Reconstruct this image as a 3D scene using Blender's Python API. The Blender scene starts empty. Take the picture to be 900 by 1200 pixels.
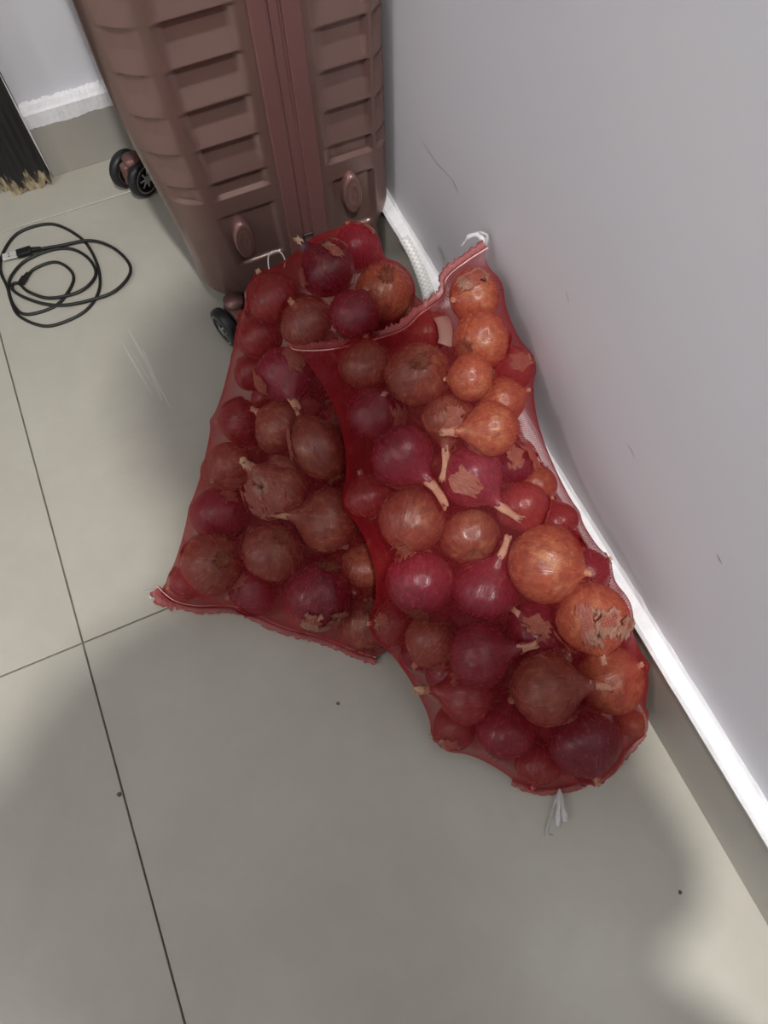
import bpy, bmesh, math, random
import numpy as np
from mathutils import Vector, Matrix

# ---------------------------------------------------------------- camera, world, lights
scene = bpy.context.scene
COL = scene.collection
CAM_M = Matrix(((0.91531, 0.37339, -0.15095), (-0.40198, 0.82378, -0.39976), (-0.02492, 0.42659, 0.9041)))
CAM_P = Vector((0.28692, -0.41812, 0.97029))
cd = bpy.data.cameras.new('camera')
cam = bpy.data.objects.new('camera', cd)
COL.objects.link(cam)
cam.matrix_world = Matrix.Translation(CAM_P) @ CAM_M.to_4x4()
cd.sensor_fit = 'VERTICAL'
cd.sensor_height = 24.0
cd.lens = 24.0 * 869.35 / 1200.0
cd.clip_start = 0.01
scene.camera = cam

world = bpy.data.worlds.new('world')
scene.world = world
world.use_nodes = True
world.node_tree.nodes['Background'].inputs[0].default_value = (0.8, 0.85, 1.0, 1)
world.node_tree.nodes['Background'].inputs[1].default_value = 0.02

def area(name, loc, size, energy, color=(1, 0.975, 0.945)):
    l = bpy.data.lights.new(name, 'AREA')
    l.shape = 'DISK'; l.size = size; l.energy = energy; l.color = color
    o = bpy.data.objects.new(name, l)
    COL.objects.link(o); o.location = loc
    return o
ROOM_H = 2.7
LAMP1 = (0.30, -1.08, ROOM_H - 0.075)
LAMP2 = (-1.9, -0.45, ROOM_H - 0.075)
area('lamp_light', LAMP1, 0.10, 60)
area('lamp_light_second', LAMP2, 0.26, 20)

scene.view_settings.view_transform = 'Standard'
scene.view_settings.look = 'None'
scene.view_settings.gamma = 1.0
scene.view_settings.exposure = 0.0
scene.view_settings.use_curve_mapping = False

rnd = random.Random(7)
PI = math.pi

# ---------------------------------------------------------------- helpers
def mesh_obj(name, verts, faces, mat=None, parent=None, smooth=True):
    me = bpy.data.meshes.new(name)
    me.from_pydata([tuple(v) for v in verts], [], [tuple(f) for f in faces])
    if smooth:
        me.polygons.foreach_set('use_smooth', [True] * len(me.polygons))
    me.update()
    if mat: me.materials.append(mat)
    o = bpy.data.objects.new(name, me)
    COL.objects.link(o)
    if parent: o.parent = parent
    return o

def inst(name, me, parent=None):
    o = bpy.data.objects.new(name, me)
    COL.objects.link(o)
    if parent: o.parent = parent
    return o

def tag(o, label=None, cat=None, group=None, kind=None):
    if label: o['label'] = label
    if cat: o['category'] = cat
    if group: o['group'] = group
    if kind: o['kind'] = kind
    return o

def empty(name, loc=(0, 0, 0)):
    o = bpy.data.objects.new(name, None)
    COL.objects.link(o); o.location = loc
    o.empty_display_size = 0.02
    return o

def box_bm(lo, hi, bevel=0.0, seg=2):
    bm = bmesh.new()
    bmesh.ops.create_cube(bm, size=1)
    for v in bm.verts:
        v.co = Vector([lo[i] + (v.co[i] + 0.5) * (hi[i] - lo[i]) for i in range(3)])
    if bevel > 0:
        bmesh.ops.bevel(bm, geom=bm.edges[:], offset=bevel, segments=seg, affect='EDGES', profile=0.5)
    return bm

def bm_obj(name, bm, mat, parent=None, smooth=False):
    bmesh.ops.recalc_face_normals(bm, faces=bm.faces[:])
    me = bpy.data.meshes.new(name)
    bm.to_mesh(me); bm.free()
    if smooth: me.polygons.foreach_set('use_smooth', [True] * len(me.polygons))
    me.materials.append(mat)
    return inst(name, me, parent)

def box(name, lo, hi, mat, parent=None, bevel=0.0, seg=2, smooth=False):
    return bm_obj(name, box_bm(lo, hi, bevel, seg), mat, parent, smooth)

def resample(pts, n, closed=False):
    """Catmull-Rom resampling, uniform by arc length."""
    p = [Vector(a) for a in pts]
    fine = []
    m = len(p)
    for i in range(m - 1):
        p0 = p[max(i - 1, 0)]; p1 = p[i]; p2 = p[i + 1]; p3 = p[min(i + 2, m - 1)]
        for k in range(16):
            t = k / 16
            fine.append(0.5 * ((2 * p1) + (p2 - p0) * t + (2 * p0 - 5 * p1 + 4 * p2 - p3) * t * t + (3 * p1 - p0 - 3 * p2 + p3) * t ** 3))
    fine.append(p[-1])
    L = [0]
    for a, b in zip(fine, fine[1:]): L.append(L[-1] + (b - a).length)
    out = []; j = 0
    for k in range(n):
        s = L[-1] * k / (n - 1)
        while j < len(L) - 2 and L[j + 1] < s: j += 1
        d = L[j + 1] - L[j]
        out.append(fine[j].lerp(fine[j + 1], (s - L[j]) / d if d > 1e-12 else 0))
    return out

def tube_data(pts, rad, seg=8, cap=True, flat=1.0):
    """pts list of Vector, rad float or list. returns verts, faces"""
    n = len(pts)
    V = []; F = []
    up = Vector((0, 0, 1))
    prev = None
    for i, p in enumerate(pts):
        t = (pts[min(i + 1, n - 1)] - pts[max(i - 1, 0)]).normalized()
        if prev is None:
            a = up if abs(t.z) < 0.9 else Vector((1, 0, 0))
            nx = t.cross(a).normalized()
        else:
            nx = (prev - t * prev.dot(t)).normalized()
        prev = nx
        ny = t.cross(nx)
        r = rad[i] if isinstance(rad, (list, tuple)) else rad
        for k in range(seg):
            a = 2 * PI * k / seg
            V.append(p + nx * math.cos(a) * r + ny * math.sin(a) * r * flat)
    for i in range(n - 1):
        for k in range(seg):
            k2 = (k + 1) % seg
            F.append((i * seg + k, i * seg + k2, (i + 1) * seg + k2, (i + 1) * seg + k))
    if cap:
        F.append(tuple(range(seg))[::-1]); F.append(tuple((n - 1) * seg + k for k in range(seg)))
    return V, F

def tube(name, pts, rad, mat, parent=None, seg=8, n=None, flat=1.0):
    if n: pts = resample(pts, n)
    V, F = tube_data([Vector(p) for p in pts], rad, seg, True, flat)
    return mesh_obj(name, V, F, mat, parent)

# ---------------------------------------------------------------- material helpers
class NT:
    def __init__(self, name):
        self.m = bpy.data.materials.new(name)
        self.m.use_nodes = True
        self.t = self.m.node_tree
        self.n = self.t.nodes
        self.b = self.n['Principled BSDF']
        self.out = self.n['Material Output']
    def node(self, kind, **kw):
        x = self.n.new(kind)
        for k, v in kw.items():
            if k == 'ins':
                for kk, vv in v.items():
                    if isinstance(vv, bpy.types.NodeSocket): self.t.links.new(vv, x.inputs[kk])
                    else: x.inputs[kk].default_value = vv
            else: setattr(x, k, v)
        return x
    def link(self, a, b): self.t.links.new(a, b)
    def math(self, op, a, b=None, c=None, clamp=False):
        x = self.n.new('ShaderNodeMath'); x.operation = op; x.use_clamp = clamp
        for i, v in enumerate((a, b, c)):
            if v is None: continue
            if isinstance(v, bpy.types.NodeSocket): self.t.links.new(v, x.inputs[i])
            else: x.inputs[i].default_value = v
        return x.outputs[0]
    def noise(self, vec, scale, detail=4, rough=0.55, dist=0.0):
        x = self.node('ShaderNodeTexNoise', ins={'Scale': scale, 'Detail': detail, 'Roughness': rough, 'Distortion': dist})
        if vec is not None: self.link(vec, x.inputs['Vector'])
        return x.outputs['Fac']
    def ramp(self, fac, stops):
        x = self.n.new('ShaderNodeValToRGB')
        e = x.color_ramp.elements
        e[0].position, e[0].color = stops[0][0], (*stops[0][1], 1)
        e[1].position, e[1].color = stops[-1][0], (*stops[-1][1], 1)
        for p, c in stops[1:-1]:
            y = e.new(p); y.color = (*c, 1)
        self.link(fac, x.inputs[0])
        return x.outputs[0]
    def mix(self, fac, a, b, blend='MIX'):
        x = self.n.new('ShaderNodeMix'); x.data_type = 'RGBA'; x.blend_type = blend
        for i, v in ((0, fac), (6, a), (7, b)):
            if isinstance(v, bpy.types.NodeSocket): self.t.links.new(v, x.inputs[i])
            elif i == 0: x.inputs[0].default_value = v
            else: x.inputs[i].default_value = (*v, 1)
        return x.outputs[2]
    def coord(self, which='Object', scale=None):
        x = self.n.new('ShaderNodeTexCoord').outputs[which]
        if scale:
            m = self.n.new('ShaderNodeMapping'); m.inputs['Scale'].default_value = scale
            self.link(x, m.inputs['Vector']); x = m.outputs[0]
        return x
    def bump(self, h, strength=0.2, dist=0.002):
        x = self.node('ShaderNodeBump', ins={'Strength': strength, 'Distance': dist, 'Height': h})
        self.link(x.outputs[0], self.b.inputs['Normal'])
        return x.outputs[0]
    def set(self, **kw):
        for k, v in kw.items():
            k = k.replace('_', ' ')
            if isinstance(v, bpy.types.NodeSocket): self.link(v, self.b.inputs[k])
            elif isinstance(v, tuple): self.b.inputs[k].default_value = (*v, 1)
            else: self.b.inputs[k].default_value = v
        return self

def simple(name, col, rough=0.5, metal=0.0, var=0.08, scale=40, **kw):
    t = NT(name)
    f = t.noise(t.coord('Object'), scale)
    c = t.ramp(f, [(0.25, tuple(x * (1 - var) for x in col)), (0.75, tuple(min(1, x * (1 + var)) for x in col))])
    t.set(Base_Color=c, Roughness=rough, Metallic=metal, **kw)
    return t.m

M = {}
# floor tile: pale greige polished porcelain with faint clouds
t = NT('porcelain'); co = t.node('ShaderNodeNewGeometry').outputs['Position']
big = t.noise(co, 3.5, 5, 0.6, 0.6); sm = t.noise(co, 22, 5, 0.6, 0.3); fn = t.noise(co, 420, 2)
c = t.ramp(big, [(0.3, (0.398, 0.380, 0.322)), (0.5, (0.428, 0.410, 0.352)), (0.7, (0.462, 0.443, 0.386))])
c = t.mix(t.math('MULTIPLY', t.math('SUBTRACT', sm, 0.45, clamp=True), 0.7), c, (0.51, 0.50, 0.465))
c = t.mix(t.math('MULTIPLY', t.math('SUBTRACT', fn, 0.55, clamp=True), 0.5), c, (0.33, 0.315, 0.275))
t.set(Base_Color=c, Roughness=t.math('ADD', t.math('MULTIPLY', sm, 0.12), 0.27))
t.b.inputs['Specular IOR Level'].default_value = 0.4
M['tile'] = t.m
M['grout'] = simple('grout', (0.16, 0.15, 0.125), 0.9, var=0.4, scale=60)
t = NT('skirting_tile'); co = t.node('ShaderNodeNewGeometry').outputs['Position']
c = t.ramp(t.noise(co, 6, 5), [(0.3, (0.35, 0.33, 0.29)), (0.7, (0.39, 0.37, 0.33))])
t.set(Base_Color=c, Roughness=0.35); M['skirting'] = t.m
# walls: pale lilac-grey emulsion
t = NT('wall_paint'); co = t.node('ShaderNodeNewGeometry').outputs['Position']
c = t.ramp(t.noise(co, 1.6, 4), [(0.3, (0.645, 0.648, 0.695)), (0.7, (0.685, 0.69, 0.73))])
c = t.mix(t.math('MULTIPLY', t.math('SUBTRACT', t.noise(co, 9, 6, 0.65), 0.56, clamp=True), 0.6), c, (0.66, 0.65, 0.68))
t.set(Base_Color=c, Roughness=0.5); t.bump(t.noise(co, 60, 3), 0.08, 0.002); M['wall'] = t.m
M['ceiling'] = simple('ceiling_paint', (0.8, 0.8, 0.8), 0.8, var=0.02, scale=3)
t = NT('white_plaster'); co = t.node('ShaderNodeNewGeometry').outputs['Position']
c = t.ramp(t.noise(co, 55, 6, 0.7), [(0.3, (0.78, 0.78, 0.80)), (0.65, (0.88, 0.88, 0.90))])
t.set(Base_Color=c, Roughness=0.6); t.bump(t.noise(co, 120, 4), 0.4, 0.003); M['plaster'] = t.m
M['scuff_dark'] = simple('pencil_mark', (0.30, 0.29, 0.31), 0.7)
M['scuff_light'] = simple('chalky_scuff', (0.50, 0.485, 0.44), 0.55)
M['crumb'] = simple('crumb', (0.12, 0.10, 0.08), 0.9)
# door jamb: chipped black paint over pale wood
t = NT('chipped_black_paint'); co = t.node('ShaderNodeNewGeometry').outputs['Position']
mp = t.node('ShaderNodeMapping', ins={'Vector': co, 'Scale': (60, 60, 14)})
sep = t.node('ShaderNodeSeparateXYZ', ins={0: co}).outputs[2]
low = t.math('MULTIPLY', t.math('SUBTRACT', 0.055, sep, clamp=True), 5.5)
f = t.math('ADD', t.noise(mp.outputs[0], 1.0, 6, 0.7), low)
wood = t.ramp(t.noise(mp.outputs[0], 2.2, 5), [(0.3, (0.16, 0.11, 0.055)), (0.7, (0.50, 0.42, 0.28))])
k = t.math('MULTIPLY', t.math('SUBTRACT', f, 0.67), 14, clamp=True)
t.set(Base_Color=t.mix(k, (0.012, 0.011, 0.011), wood), Roughness=0.55)
t.bump(f, 0.6, 0.004); M['jamb'] = t.m
# suitcase
def satin(name, col, rough):
    t = NT(name); co = t.coord('Object')
    f = t.noise(co, 5, 3)
    c = t.ramp(f, [(0.3, tuple(x * 0.93 for x in col)), (0.7, tuple(x * 1.05 for x in col))])
    t.set(Base_Color=c, Roughness=rough, Metallic=0.45)
    t.bump(t.noise(co, 900, 2), 0.05, 0.0005)
    return t.m
M['shell'] = satin('rose_brown_shell', (0.195, 0.118, 0.102), 0.26)
M['frame'] = satin('rose_frame', (0.215, 0.105, 0.098), 0.42)
M['foot'] = satin('rose_foot', (0.22, 0.12, 0.105), 0.38)
M['zip'] = simple('zipper_tape', (0.16, 0.075, 0.07), 0.8, scale=200, var=0.3)
M['rubber'] = simple('black_rubber', (0.012, 0.012, 0.014), 0.42)
M['housing'] = simple('dark_plastic', (0.03, 0.024, 0.024), 0.45)
M['chrome'] = simple('brushed_chrome', (0.62, 0.62, 0.64), 0.22, 1.0)
M['cable'] = simple('black_cable', (0.010, 0.010, 0.010), 0.5)
M['steel'] = simple('plug_steel', (0.78, 0.77, 0.73), 0.35, 0.4)
M['white_thread'] = simple('white_thread', (0.82, 0.80, 0.79), 0.8)
M['pink_thread'] = simple('pink_thread', (0.78, 0.46, 0.44), 0.8, var=0.25, scale=300)
t = NT('woven_strap'); co = t.coord('UV')
w = t.node('ShaderNodeTexChecker', ins={'Vector': co, 'Scale': 60.0})
c = t.mix(w.outputs['Fac'], (0.55, 0.55, 0.53), (0.72, 0.72, 0.70))
t.set(Base_Color=c, Roughness=0.4); M['strap'] = t.m
t = NT('clear_film')
t.set(Base_Color=(0.80, 0.80, 0.80), Roughness=0.3, Alpha=t.math('ADD', t.math('MULTIPLY', t.noise(t.coord('Object'), 90), 0.5), 0.25)); M['film'] = t.m
M['paper'] = simple('paper_scrap', (0.42, 0.31, 0.25), 0.7)

# onions
def onion_mat(name, base, dark, paper, amount):
    t = NT(name)
    uv = t.coord('UV'); rn = t.node('ShaderNodeObjectInfo').outputs['Random']
    off = t.node('ShaderNodeCombineXYZ', ins={0: t.math('MULTIPLY', rn, 37.0), 1: t.math('MULTIPLY', rn, 11.0), 2: t.math('MULTIPLY', rn, 23.0)}).outputs[0]
    ob = t.node('ShaderNodeVectorMath', operation='ADD', ins={0: t.coord('Object'), 1: off}).outputs[0]
    st = t.node('ShaderNodeMapping', ins={'Vector': uv, 'Scale': (90.0, 1.6, 1.0)}).outputs[0]
    st = t.node('ShaderNodeVectorMath', operation='ADD', ins={0: st, 1: off}).outputs[0]
    streak = t.noise(st, 1.0, 4, 0.6, 0.25)
    c = t.ramp(streak, [(0.2, dark), (0.75, base)])
    pat = t.noise(ob, 1.5, 5, 0.6, 0.4)
    k = t.math('MULTIPLY', t.math('SUBTRACT', pat, 0.60 - amount), 6.0, clamp=True)
    pc = t.ramp(streak, [(0.25, tuple(x * 0.78 for x in paper)), (0.7, paper)])
    c = t.mix(k, c, pc)
    mot = t.noise(ob, 5.0, 7, 0.68, 0.5)
    c = t.mix(t.math('MULTIPLY', t.math('SUBTRACT', 0.56, mot, clamp=True), 3.2, clamp=True), c, tuple(x * 0.45 for x in dark))
    fl = t.math('MULTIPLY', t.math('SUBTRACT', t.noise(ob, 3.1, 8, 0.75, 1.2), 0.60, clamp=True), 7.0, clamp=True)
    c = t.mix(t.math('MULTIPLY', fl, 0.55), c, tuple(x * 1.15 for x in paper))
    hs = t.node('ShaderNodeHueSaturation', ins={'Value': t.math('ADD', t.math('MULTIPLY', rn, 0.4), 0.82), 'Color': c})
    hs.inputs['Hue'].default_value = 0.5
    rough = t.math('ADD', t.math('MULTIPLY', streak, 0.15), t.math('ADD', t.math('MULTIPLY', mot, 0.16), 0.10))
    t.set(Base_Color=hs.outputs[0], Roughness=rough)
    t.b.inputs['Specular IOR Level'].default_value = 0.62
    t.bump(t.math('ADD', streak, t.math('MULTIPLY', mot, 0.8)), 0.16, 0.02)
    return t.m
ON = {
 'p': onion_mat('onion_purple', (0.185, 0.021, 0.040), (0.100, 0.009, 0.021), (0.30, 0.115, 0.075), -0.02),
 'b': onion_mat('onion_brown', (0.235, 0.090, 0.048), (0.155, 0.048, 0.029), (0.37, 0.19, 0.095), 0.07),
 'o': onion_mat('onion_orange', (0.37, 0.135, 0.058), (0.26, 0.075, 0.036), (0.48, 0.25, 0.11), 0.08),
 'r': onion_mat('onion_red', (0.235, 0.044, 0.038), (0.145, 0.019, 0.020), (0.34, 0.135, 0.08), 0.0),
 'd': onion_mat('onion_dark', (0.11, 0.020, 0.038), (0.045, 0.007, 0.018), (0.28, 0.12, 0.08), 0.01),
}
M['neck'] = simple('dry_neck', (0.52, 0.33, 0.21), 0.75, var=0.35, scale=6)
M['roots'] = simple('dry_roots', (0.10, 0.055, 0.024), 0.9, var=0.5, scale=5)
M['rootpad'] = simple('root_plate', (0.13, 0.075, 0.032), 0.9, var=0.5, scale=7)
t = NT('papery_peel'); co = t.coord('Object'); n1 = t.noise(co, 3.5, 7, 0.7, 0.6); n2 = t.noise(t.coord('Object', (16, 16, 2.5)), 1.0, 4)
c = t.mix(n2, t.ramp(n1, [(0.3, (0.13, 0.045, 0.034)), (0.52, (0.27, 0.12, 0.075)), (0.72, (0.46, 0.27, 0.18))]), (0.30, 0.13, 0.085))
t.set(Base_Color=c, Roughness=0.4); t.bump(n2, 0.4, 0.03); M['peel'] = t.m

# red raschel netting: knitted threads with open holes, denser where seen edge-on
def net_mat(name, cover, col):
    t = NT(name)
    uv = t.node('ShaderNodeSeparateXYZ', ins={0: t.coord('UV')})
    P = 0.0026
    a = t.math('ABSOLUTE', t.math('SINE', t.math('MULTIPLY', uv.outputs[0], PI / P)))
    b = t.math('ABSOLUTE', t.math('SINE', t.math('MULTIPLY', uv.outputs[1], PI / P)))
    thread = t.math('POWER', t.math('MAXIMUM', t.math('SUBTRACT', 1.0, a), t.math('SUBTRACT', 1.0, b)), 1.2)
    lw = t.node('ShaderNodeLayerWeight', ins={'Blend': 0.5})
    cosv = t.math('MAXIMUM', t.math('SUBTRACT', 1.0, lw.outputs['Facing']), 0.12)
    c0 = t.math('ADD', cover - 0.115, t.math('MULTIPLY', t.math('POWER', thread, 2.2), 0.42))
    op = t.math('SUBTRACT', 1.0, t.math('POWER', t.math('SUBTRACT', 1.0, c0), t.math('DIVIDE', 1.0, cosv)), clamp=True)
    t.set(Base_Color=col, Roughness=0.5)
    t.b.inputs['Specular IOR Level'].default_value = 0.25
    tr = t.node('ShaderNodeBsdfTranslucent', ins={'Color': (*col, 1)})
    m1 = t.node('ShaderNodeMixShader', ins={0: 0.35, 1: t.b.outputs[0], 2: tr.outputs[0]})
    tp = t.node('ShaderNodeBsdfTransparent')
    m2 = t.node('ShaderNodeMixShader', ins={0: op, 1: tp.outputs[0], 2: m1.outputs[0]})
    t.link(m2.outputs[0], t.out.inputs['Surface'])
    return t.m
M['net'] = net_mat('red_netting', 0.21, (0.47, 0.016, 0.024))
M['hem'] = net_mat('folded_netting', 0.42, (0.62, 0.17, 0.17))
M['skin'] = simple('skin', (0.45, 0.27, 0.19), 0.55)
M['shirt'] = simple('grey_shirt', (0.25, 0.25, 0.27), 0.9)
M['hair'] = simple('dark_hair', (0.02, 0.015, 0.012), 0.6)
M['phone'] = simple('phone_body', (0.03, 0.03, 0.035), 0.3)
M['lampwhite'] = simple('lamp_rim', (0.85, 0.85, 0.85), 0.5)
t = NT('lamp_diffuser'); t.set(Base_Color=(0.9, 0.9, 0.9), Emission_Color=(1, 0.96, 0.9), Emission_Strength=2.0); M['diffuser'] = t.m

# ---------------------------------------------------------------- the room
XW, XS = 0.656, 0.6367          # right wall plane, face of its tile skirting
YW, YS = 0.919, 0.900           # back wall plane, face of its tile skirting
XL, YF = -2.6, -3.0
HS = 0.128
floor = box('floor', (XL, YF, -0.05), (XW, YW, -0.0035), M['grout']); tag(floor, 'pale greige porcelain tile floor with thin dark joints', 'floor', kind='structure')
T = 0.8; G = 0.0011
xs = [XL, -2.4, -1.6, -0.8, 0.0, XW]; ys = [YF, -2.4, -1.6, -0.8, 0.0, 0.8, YW]
for i in range(len(xs) - 1):
    for j in range(len(ys) - 1):
        b = box('floor_tile', (xs[i] + G, ys[j] + G, -0.012), (xs[i + 1] - G, ys[j + 1] - G, 0.0), M['tile'], floor, 0.0006, 1)
w = box('wall_right', (XW, YF, 0), (XW + 0.1, YW + 0.1, ROOM_H), M['wall']); tag(w, 'pale lilac-grey painted wall on the right', 'wall', kind='structure'); wall_r = w
w = box('wall_back', (XL, YW, 0), (XW, YW + 0.1, ROOM_H), M['wall']); tag(w, 'pale lilac-grey painted wall behind the suitcase', 'wall', kind='structure')
w = box('wall_left', (XL - 0.1, YF, 0), (XL, YW + 0.1, ROOM_H), M['wall']); tag(w, 'pale painted wall on the far left of the room', 'wall', kind='structure')
w = box('wall_front', (XL - 0.1, YF - 0.1, 0), (XW + 0.1, YF, ROOM_H), M['wall']); tag(w, 'pale painted wall behind the photographer', 'wall', kind='structure')
w = box('ceiling', (XL - 0.1, YF - 0.1, ROOM_H), (XW + 0.1, YW + 0.1, ROOM_H + 0.1), M['ceiling']); tag(w, 'white painted ceiling', 'ceiling', kind='structure')
o = box('baseboard_right', (XS, YF, 0.0), (XW, YW, HS - 0.006), M['skirting'], None, 0.001, 1); tag(o, 'greige tile skirting along the right wall', 'skirting', kind='structure')
JX0, JX1 = 0.070, 0.164         # door jamb on the back wall
o = box('baseboard_back', (JX1, YS, 0.0), (XS, YW, HS - 0.02), M['skirting'], None, 0.001, 1); tag(o, 'greige tile skirting along the back wall', 'skirting', kind='structure')

def ledge(name, along, p0, p1, depth_out, depth_in, z0, z1, jag, seed, parent=None):
    """rough plaster strip along axis; section: front face (jagged foot), rounded top"""
    r = random.Random(seed); n = 140
    V = []; F = []; jj = 0.3
    for i in range(n + 1):
        s = p0 + (p1 - p0) * i / n
        jj = min(1, max(0, jj + r.uniform(-.10, .10))); j = jag * jj
        w1 = r.gauss(0, 0.00015)
        sec = [(depth_out - 0.001 + w1, z0 + j), (depth_out - 0.0022 + w1, z1 - 0.004), (depth_out + 0.001 + w1, z1 + r.gauss(0, 0.0003)), (depth_in - 0.003, z1 + 0.001 + r.gauss(0, 0.0004)), (depth_in + r.gauss(0, 0.0004), z1 + 0.006 + r.gauss(0, 0.0012)), (depth_in + 0.004, z1 + 0.008), (depth_in + 0.004, z0 + jag)]
        for d, z in sec:
            V.append((d, s, z) if along == 'y' else (s, d, z))
    k = 7
    for i in range(n):
        for q in range(k):
            q2 = (q + 1) % k
            F.append((i * k + q, i * k + q2, (i + 1) * k + q2, (i + 1) * k + q))
    F.append(tuple(range(k))); F.append(tuple(n * k + q for q in range(k))[::-1])
    return mesh_obj(name, V, F, M['plaster'], parent, smooth=False)
o = ledge('trim_1', 'y', -1.4, YW, XS, XW, HS - 0.010, HS, 0.004, 5); tag(o, 'white rough plaster ledge on top of the right skirting', 'trim', kind='structure')
o = ledge('trim_2', 'x', JX1, XS - 0.003, YS, YW, HS - 0.032, HS, 0.010, 9); tag(o, 'white rough plaster ledge on top of the back skirting', 'trim', kind='structure')

def sliver(name, pts, w, mat, parent, normal, lift=0.0004):
    P = resample(pts, 14); N = Vector(normal); V = []; F = []
    for i, p in enumerate(P):
        tt = (P[min(i + 1, 13)] - P[max(i - 1, 0)]).normalized(); s = tt.cross(N)
        ww = w * (0.25 + math.sin(PI * (i + 0.5) / 14)) * 0.6
        V += [p + s * ww + N * lift, p - s * ww + N * lift]
    for i in range(13): F.append((2 * i, 2 * i + 1, 2 * i + 3, 2 * i + 2))
    return mesh_obj(name, V, F, mat, parent)
# chipped black door jamb and its door
dj = tag(empty('door_1', (JX0, YW, 0)), 'worn black door frame with chipped paint at the foot', 'door frame', kind='structure')
r = random.Random(4)
def ragged_board(name, x0, x1, y0, y1, h, parent, seed, foot=0.012):
    rr = random.Random(seed); nx = 12; zs = [0, 0.012, 0.03, 0.06, 0.1, 0.2, 0.5, 1.0, 1.5, h]
    V = []; F = []
    feet = [max(0, rr.uniform(-foot, foot)) for _ in range(nx + 1)]
    for j, z in enumerate(zs):
        for i in range(nx + 1):
            x = x0 + (x1 - x0) * i / nx
            zz = z + (feet[i] if j == 0 else (feet[i] * 0.4 if j == 1 else 0))
            e = rr.uniform(0, 0.004) if j < 5 else 0
            ex = -rr.uniform(0, 0.006) * (j < 4) if i == nx else 0
            V.append((x + ex, y0 + e, zz))
        for i in range(nx + 1):
            ex = -0.002 if (i == nx and j < 4) else 0
            V.append((x0 + (x1 - x0) * i / nx + ex, y1, z + (feet[i] if j == 0 else 0)))
    w_ = 2 * (nx + 1)
    ring = list(range(nx + 1)) + [nx + 1 + i for i in range(nx, -1, -1)]
    for j in range(len(zs) - 1):
        for q in range(w_):
            a, b = ring[q], ring[(q + 1) % w_]
            F.append((j * w_ + a, j * w_ + b, (j + 1) * w_ + b, (j + 1) * w_ + a))
    F.append(tuple(ring)[::-1]); F.append(tuple((len(zs) - 1) * w_ + q for q in ring))
    o = mesh_obj(name, [(v[0] - JX0, v[1] - YW, v[2]) for v in V], F, M['jamb'], parent, smooth=False)
    return o
ragged_board('jamb', JX0 + 0.016, JX1, YW - 0.041, YW, 2.1, dj, 3)
ragged_board('stop_strip', JX0 - 0.020, JX0 + 0.016, YW - 0.022, YW, 2.1, dj, 8, 0.03)
sliver('paint_edge', [Vector((JX1 - JX0 + .0005, -.041, z)) for z in (.025, .06, .10, .15, .22)], .0028, M['plaster'], dj, (.7, -.7, 0), .001)
box('door_leaf', (-0.90, -0.012, 0.01), (-0.022, 0.0, 2.05), M['jamb'], dj, 0.002)
box('lintel', (-0.98, -0.041, 2.1), (JX1 - JX0, 0.0, 2.18), M['jamb'], dj, 0.003)
box('jamb', (-0.98, -0.041, 0.0), (-0.90, 0.0, 2.1), M['jamb'], dj, 0.003)

# marks on wall and floor
for a, b, c, wd in (((XW, .345, .308), (XW, .30, .306), (XW, .253, .316), .0007), ((XW, .253, .316), (XW, .245, .313), (XW, .236, .309), .0012), ((XW, -.157, .306), (XW, -.165, .307), (XW, -.173, .303), .0008), ((XW, -.003, .377), (XW, -.008, .374), (XW, -.013, .369), .0007), ((XW, -.300, .330), (XW, -.305, .328), (XW, -.31, .327), .0012)):
    sliver('scuff_mark', (a, b, c), wd, M['scuff_dark'], wall_r, (-1, 0, 0))
for a, b, wd in (((.1978, .4935, 0), (.2175, .3133, 0), .0032), ((.1805, .4725, 0), (.1977, .3504, 0), .0024), ((.2091, .4403, 0), (.2089, .3312, 0), .0042), ((.19, .45, 0), (.205, .36, 0), .001)):
    m_ = tuple((p + q) / 2 for p, q in zip(a, b))
    sliver('scuff_mark', (a, m_, b), wd, M['scuff_light'], floor, (0, 0, 1), 0.0002 + wd * 0.1)
for x, y, s, lab in ((-.0045, -.2076, .003, 'dark crumb of dirt on the floor joint'), (.285, -.215, .0022, 'tiny dark speck on the floor below the left bag seam'), (.565, -.575, .0022, 'tiny dark speck on the bright floor strip by the skirting')):
    bm = bmesh.new(); bmesh.ops.create_icosphere(bm, subdivisions=2, radius=s)
    for v in bm.verts: v.co = Vector((v.co.x * rnd.uniform(.7, 1.3), v.co.y * rnd.uniform(.7, 1.3), max(v.co.z, -s * .4) * .5 + s * .2))
    o = bm_obj('dirt_crumb', bm, M['crumb']); o.location = (x, y, 0); tag(o, lab, 'crumb', 'crumbs on the floor')

# ceiling lamps (the room's light)
for (lx, ly, lz), lab in ((LAMP1, 'round white ceiling lamp above the photographer'), (LAMP2, 'round white ceiling lamp over the left of the room')):
    cl = tag(empty('ceiling_lamp', (lx, ly, ROOM_H)), lab, 'lamp', 'ceiling lamps')
    for nm, rr_, z0, z1, mt in (('rim', 0.17, -0.03, 0.0, M['lampwhite']), ('diffuser', 0.145, -0.05, -0.03, M['diffuser'])):
        bm = bmesh.new(); bmesh.ops.create_cone(bm, cap_ends=True, segments=48, radius1=rr_ * 0.9, radius2=rr_, depth=z1 - z0)
        bmesh.ops.translate(bm, vec=(0, 0, (z0 + z1) / 2), verts=bm.verts[:])
        bm_obj(nm, bm, mt, cl)

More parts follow.
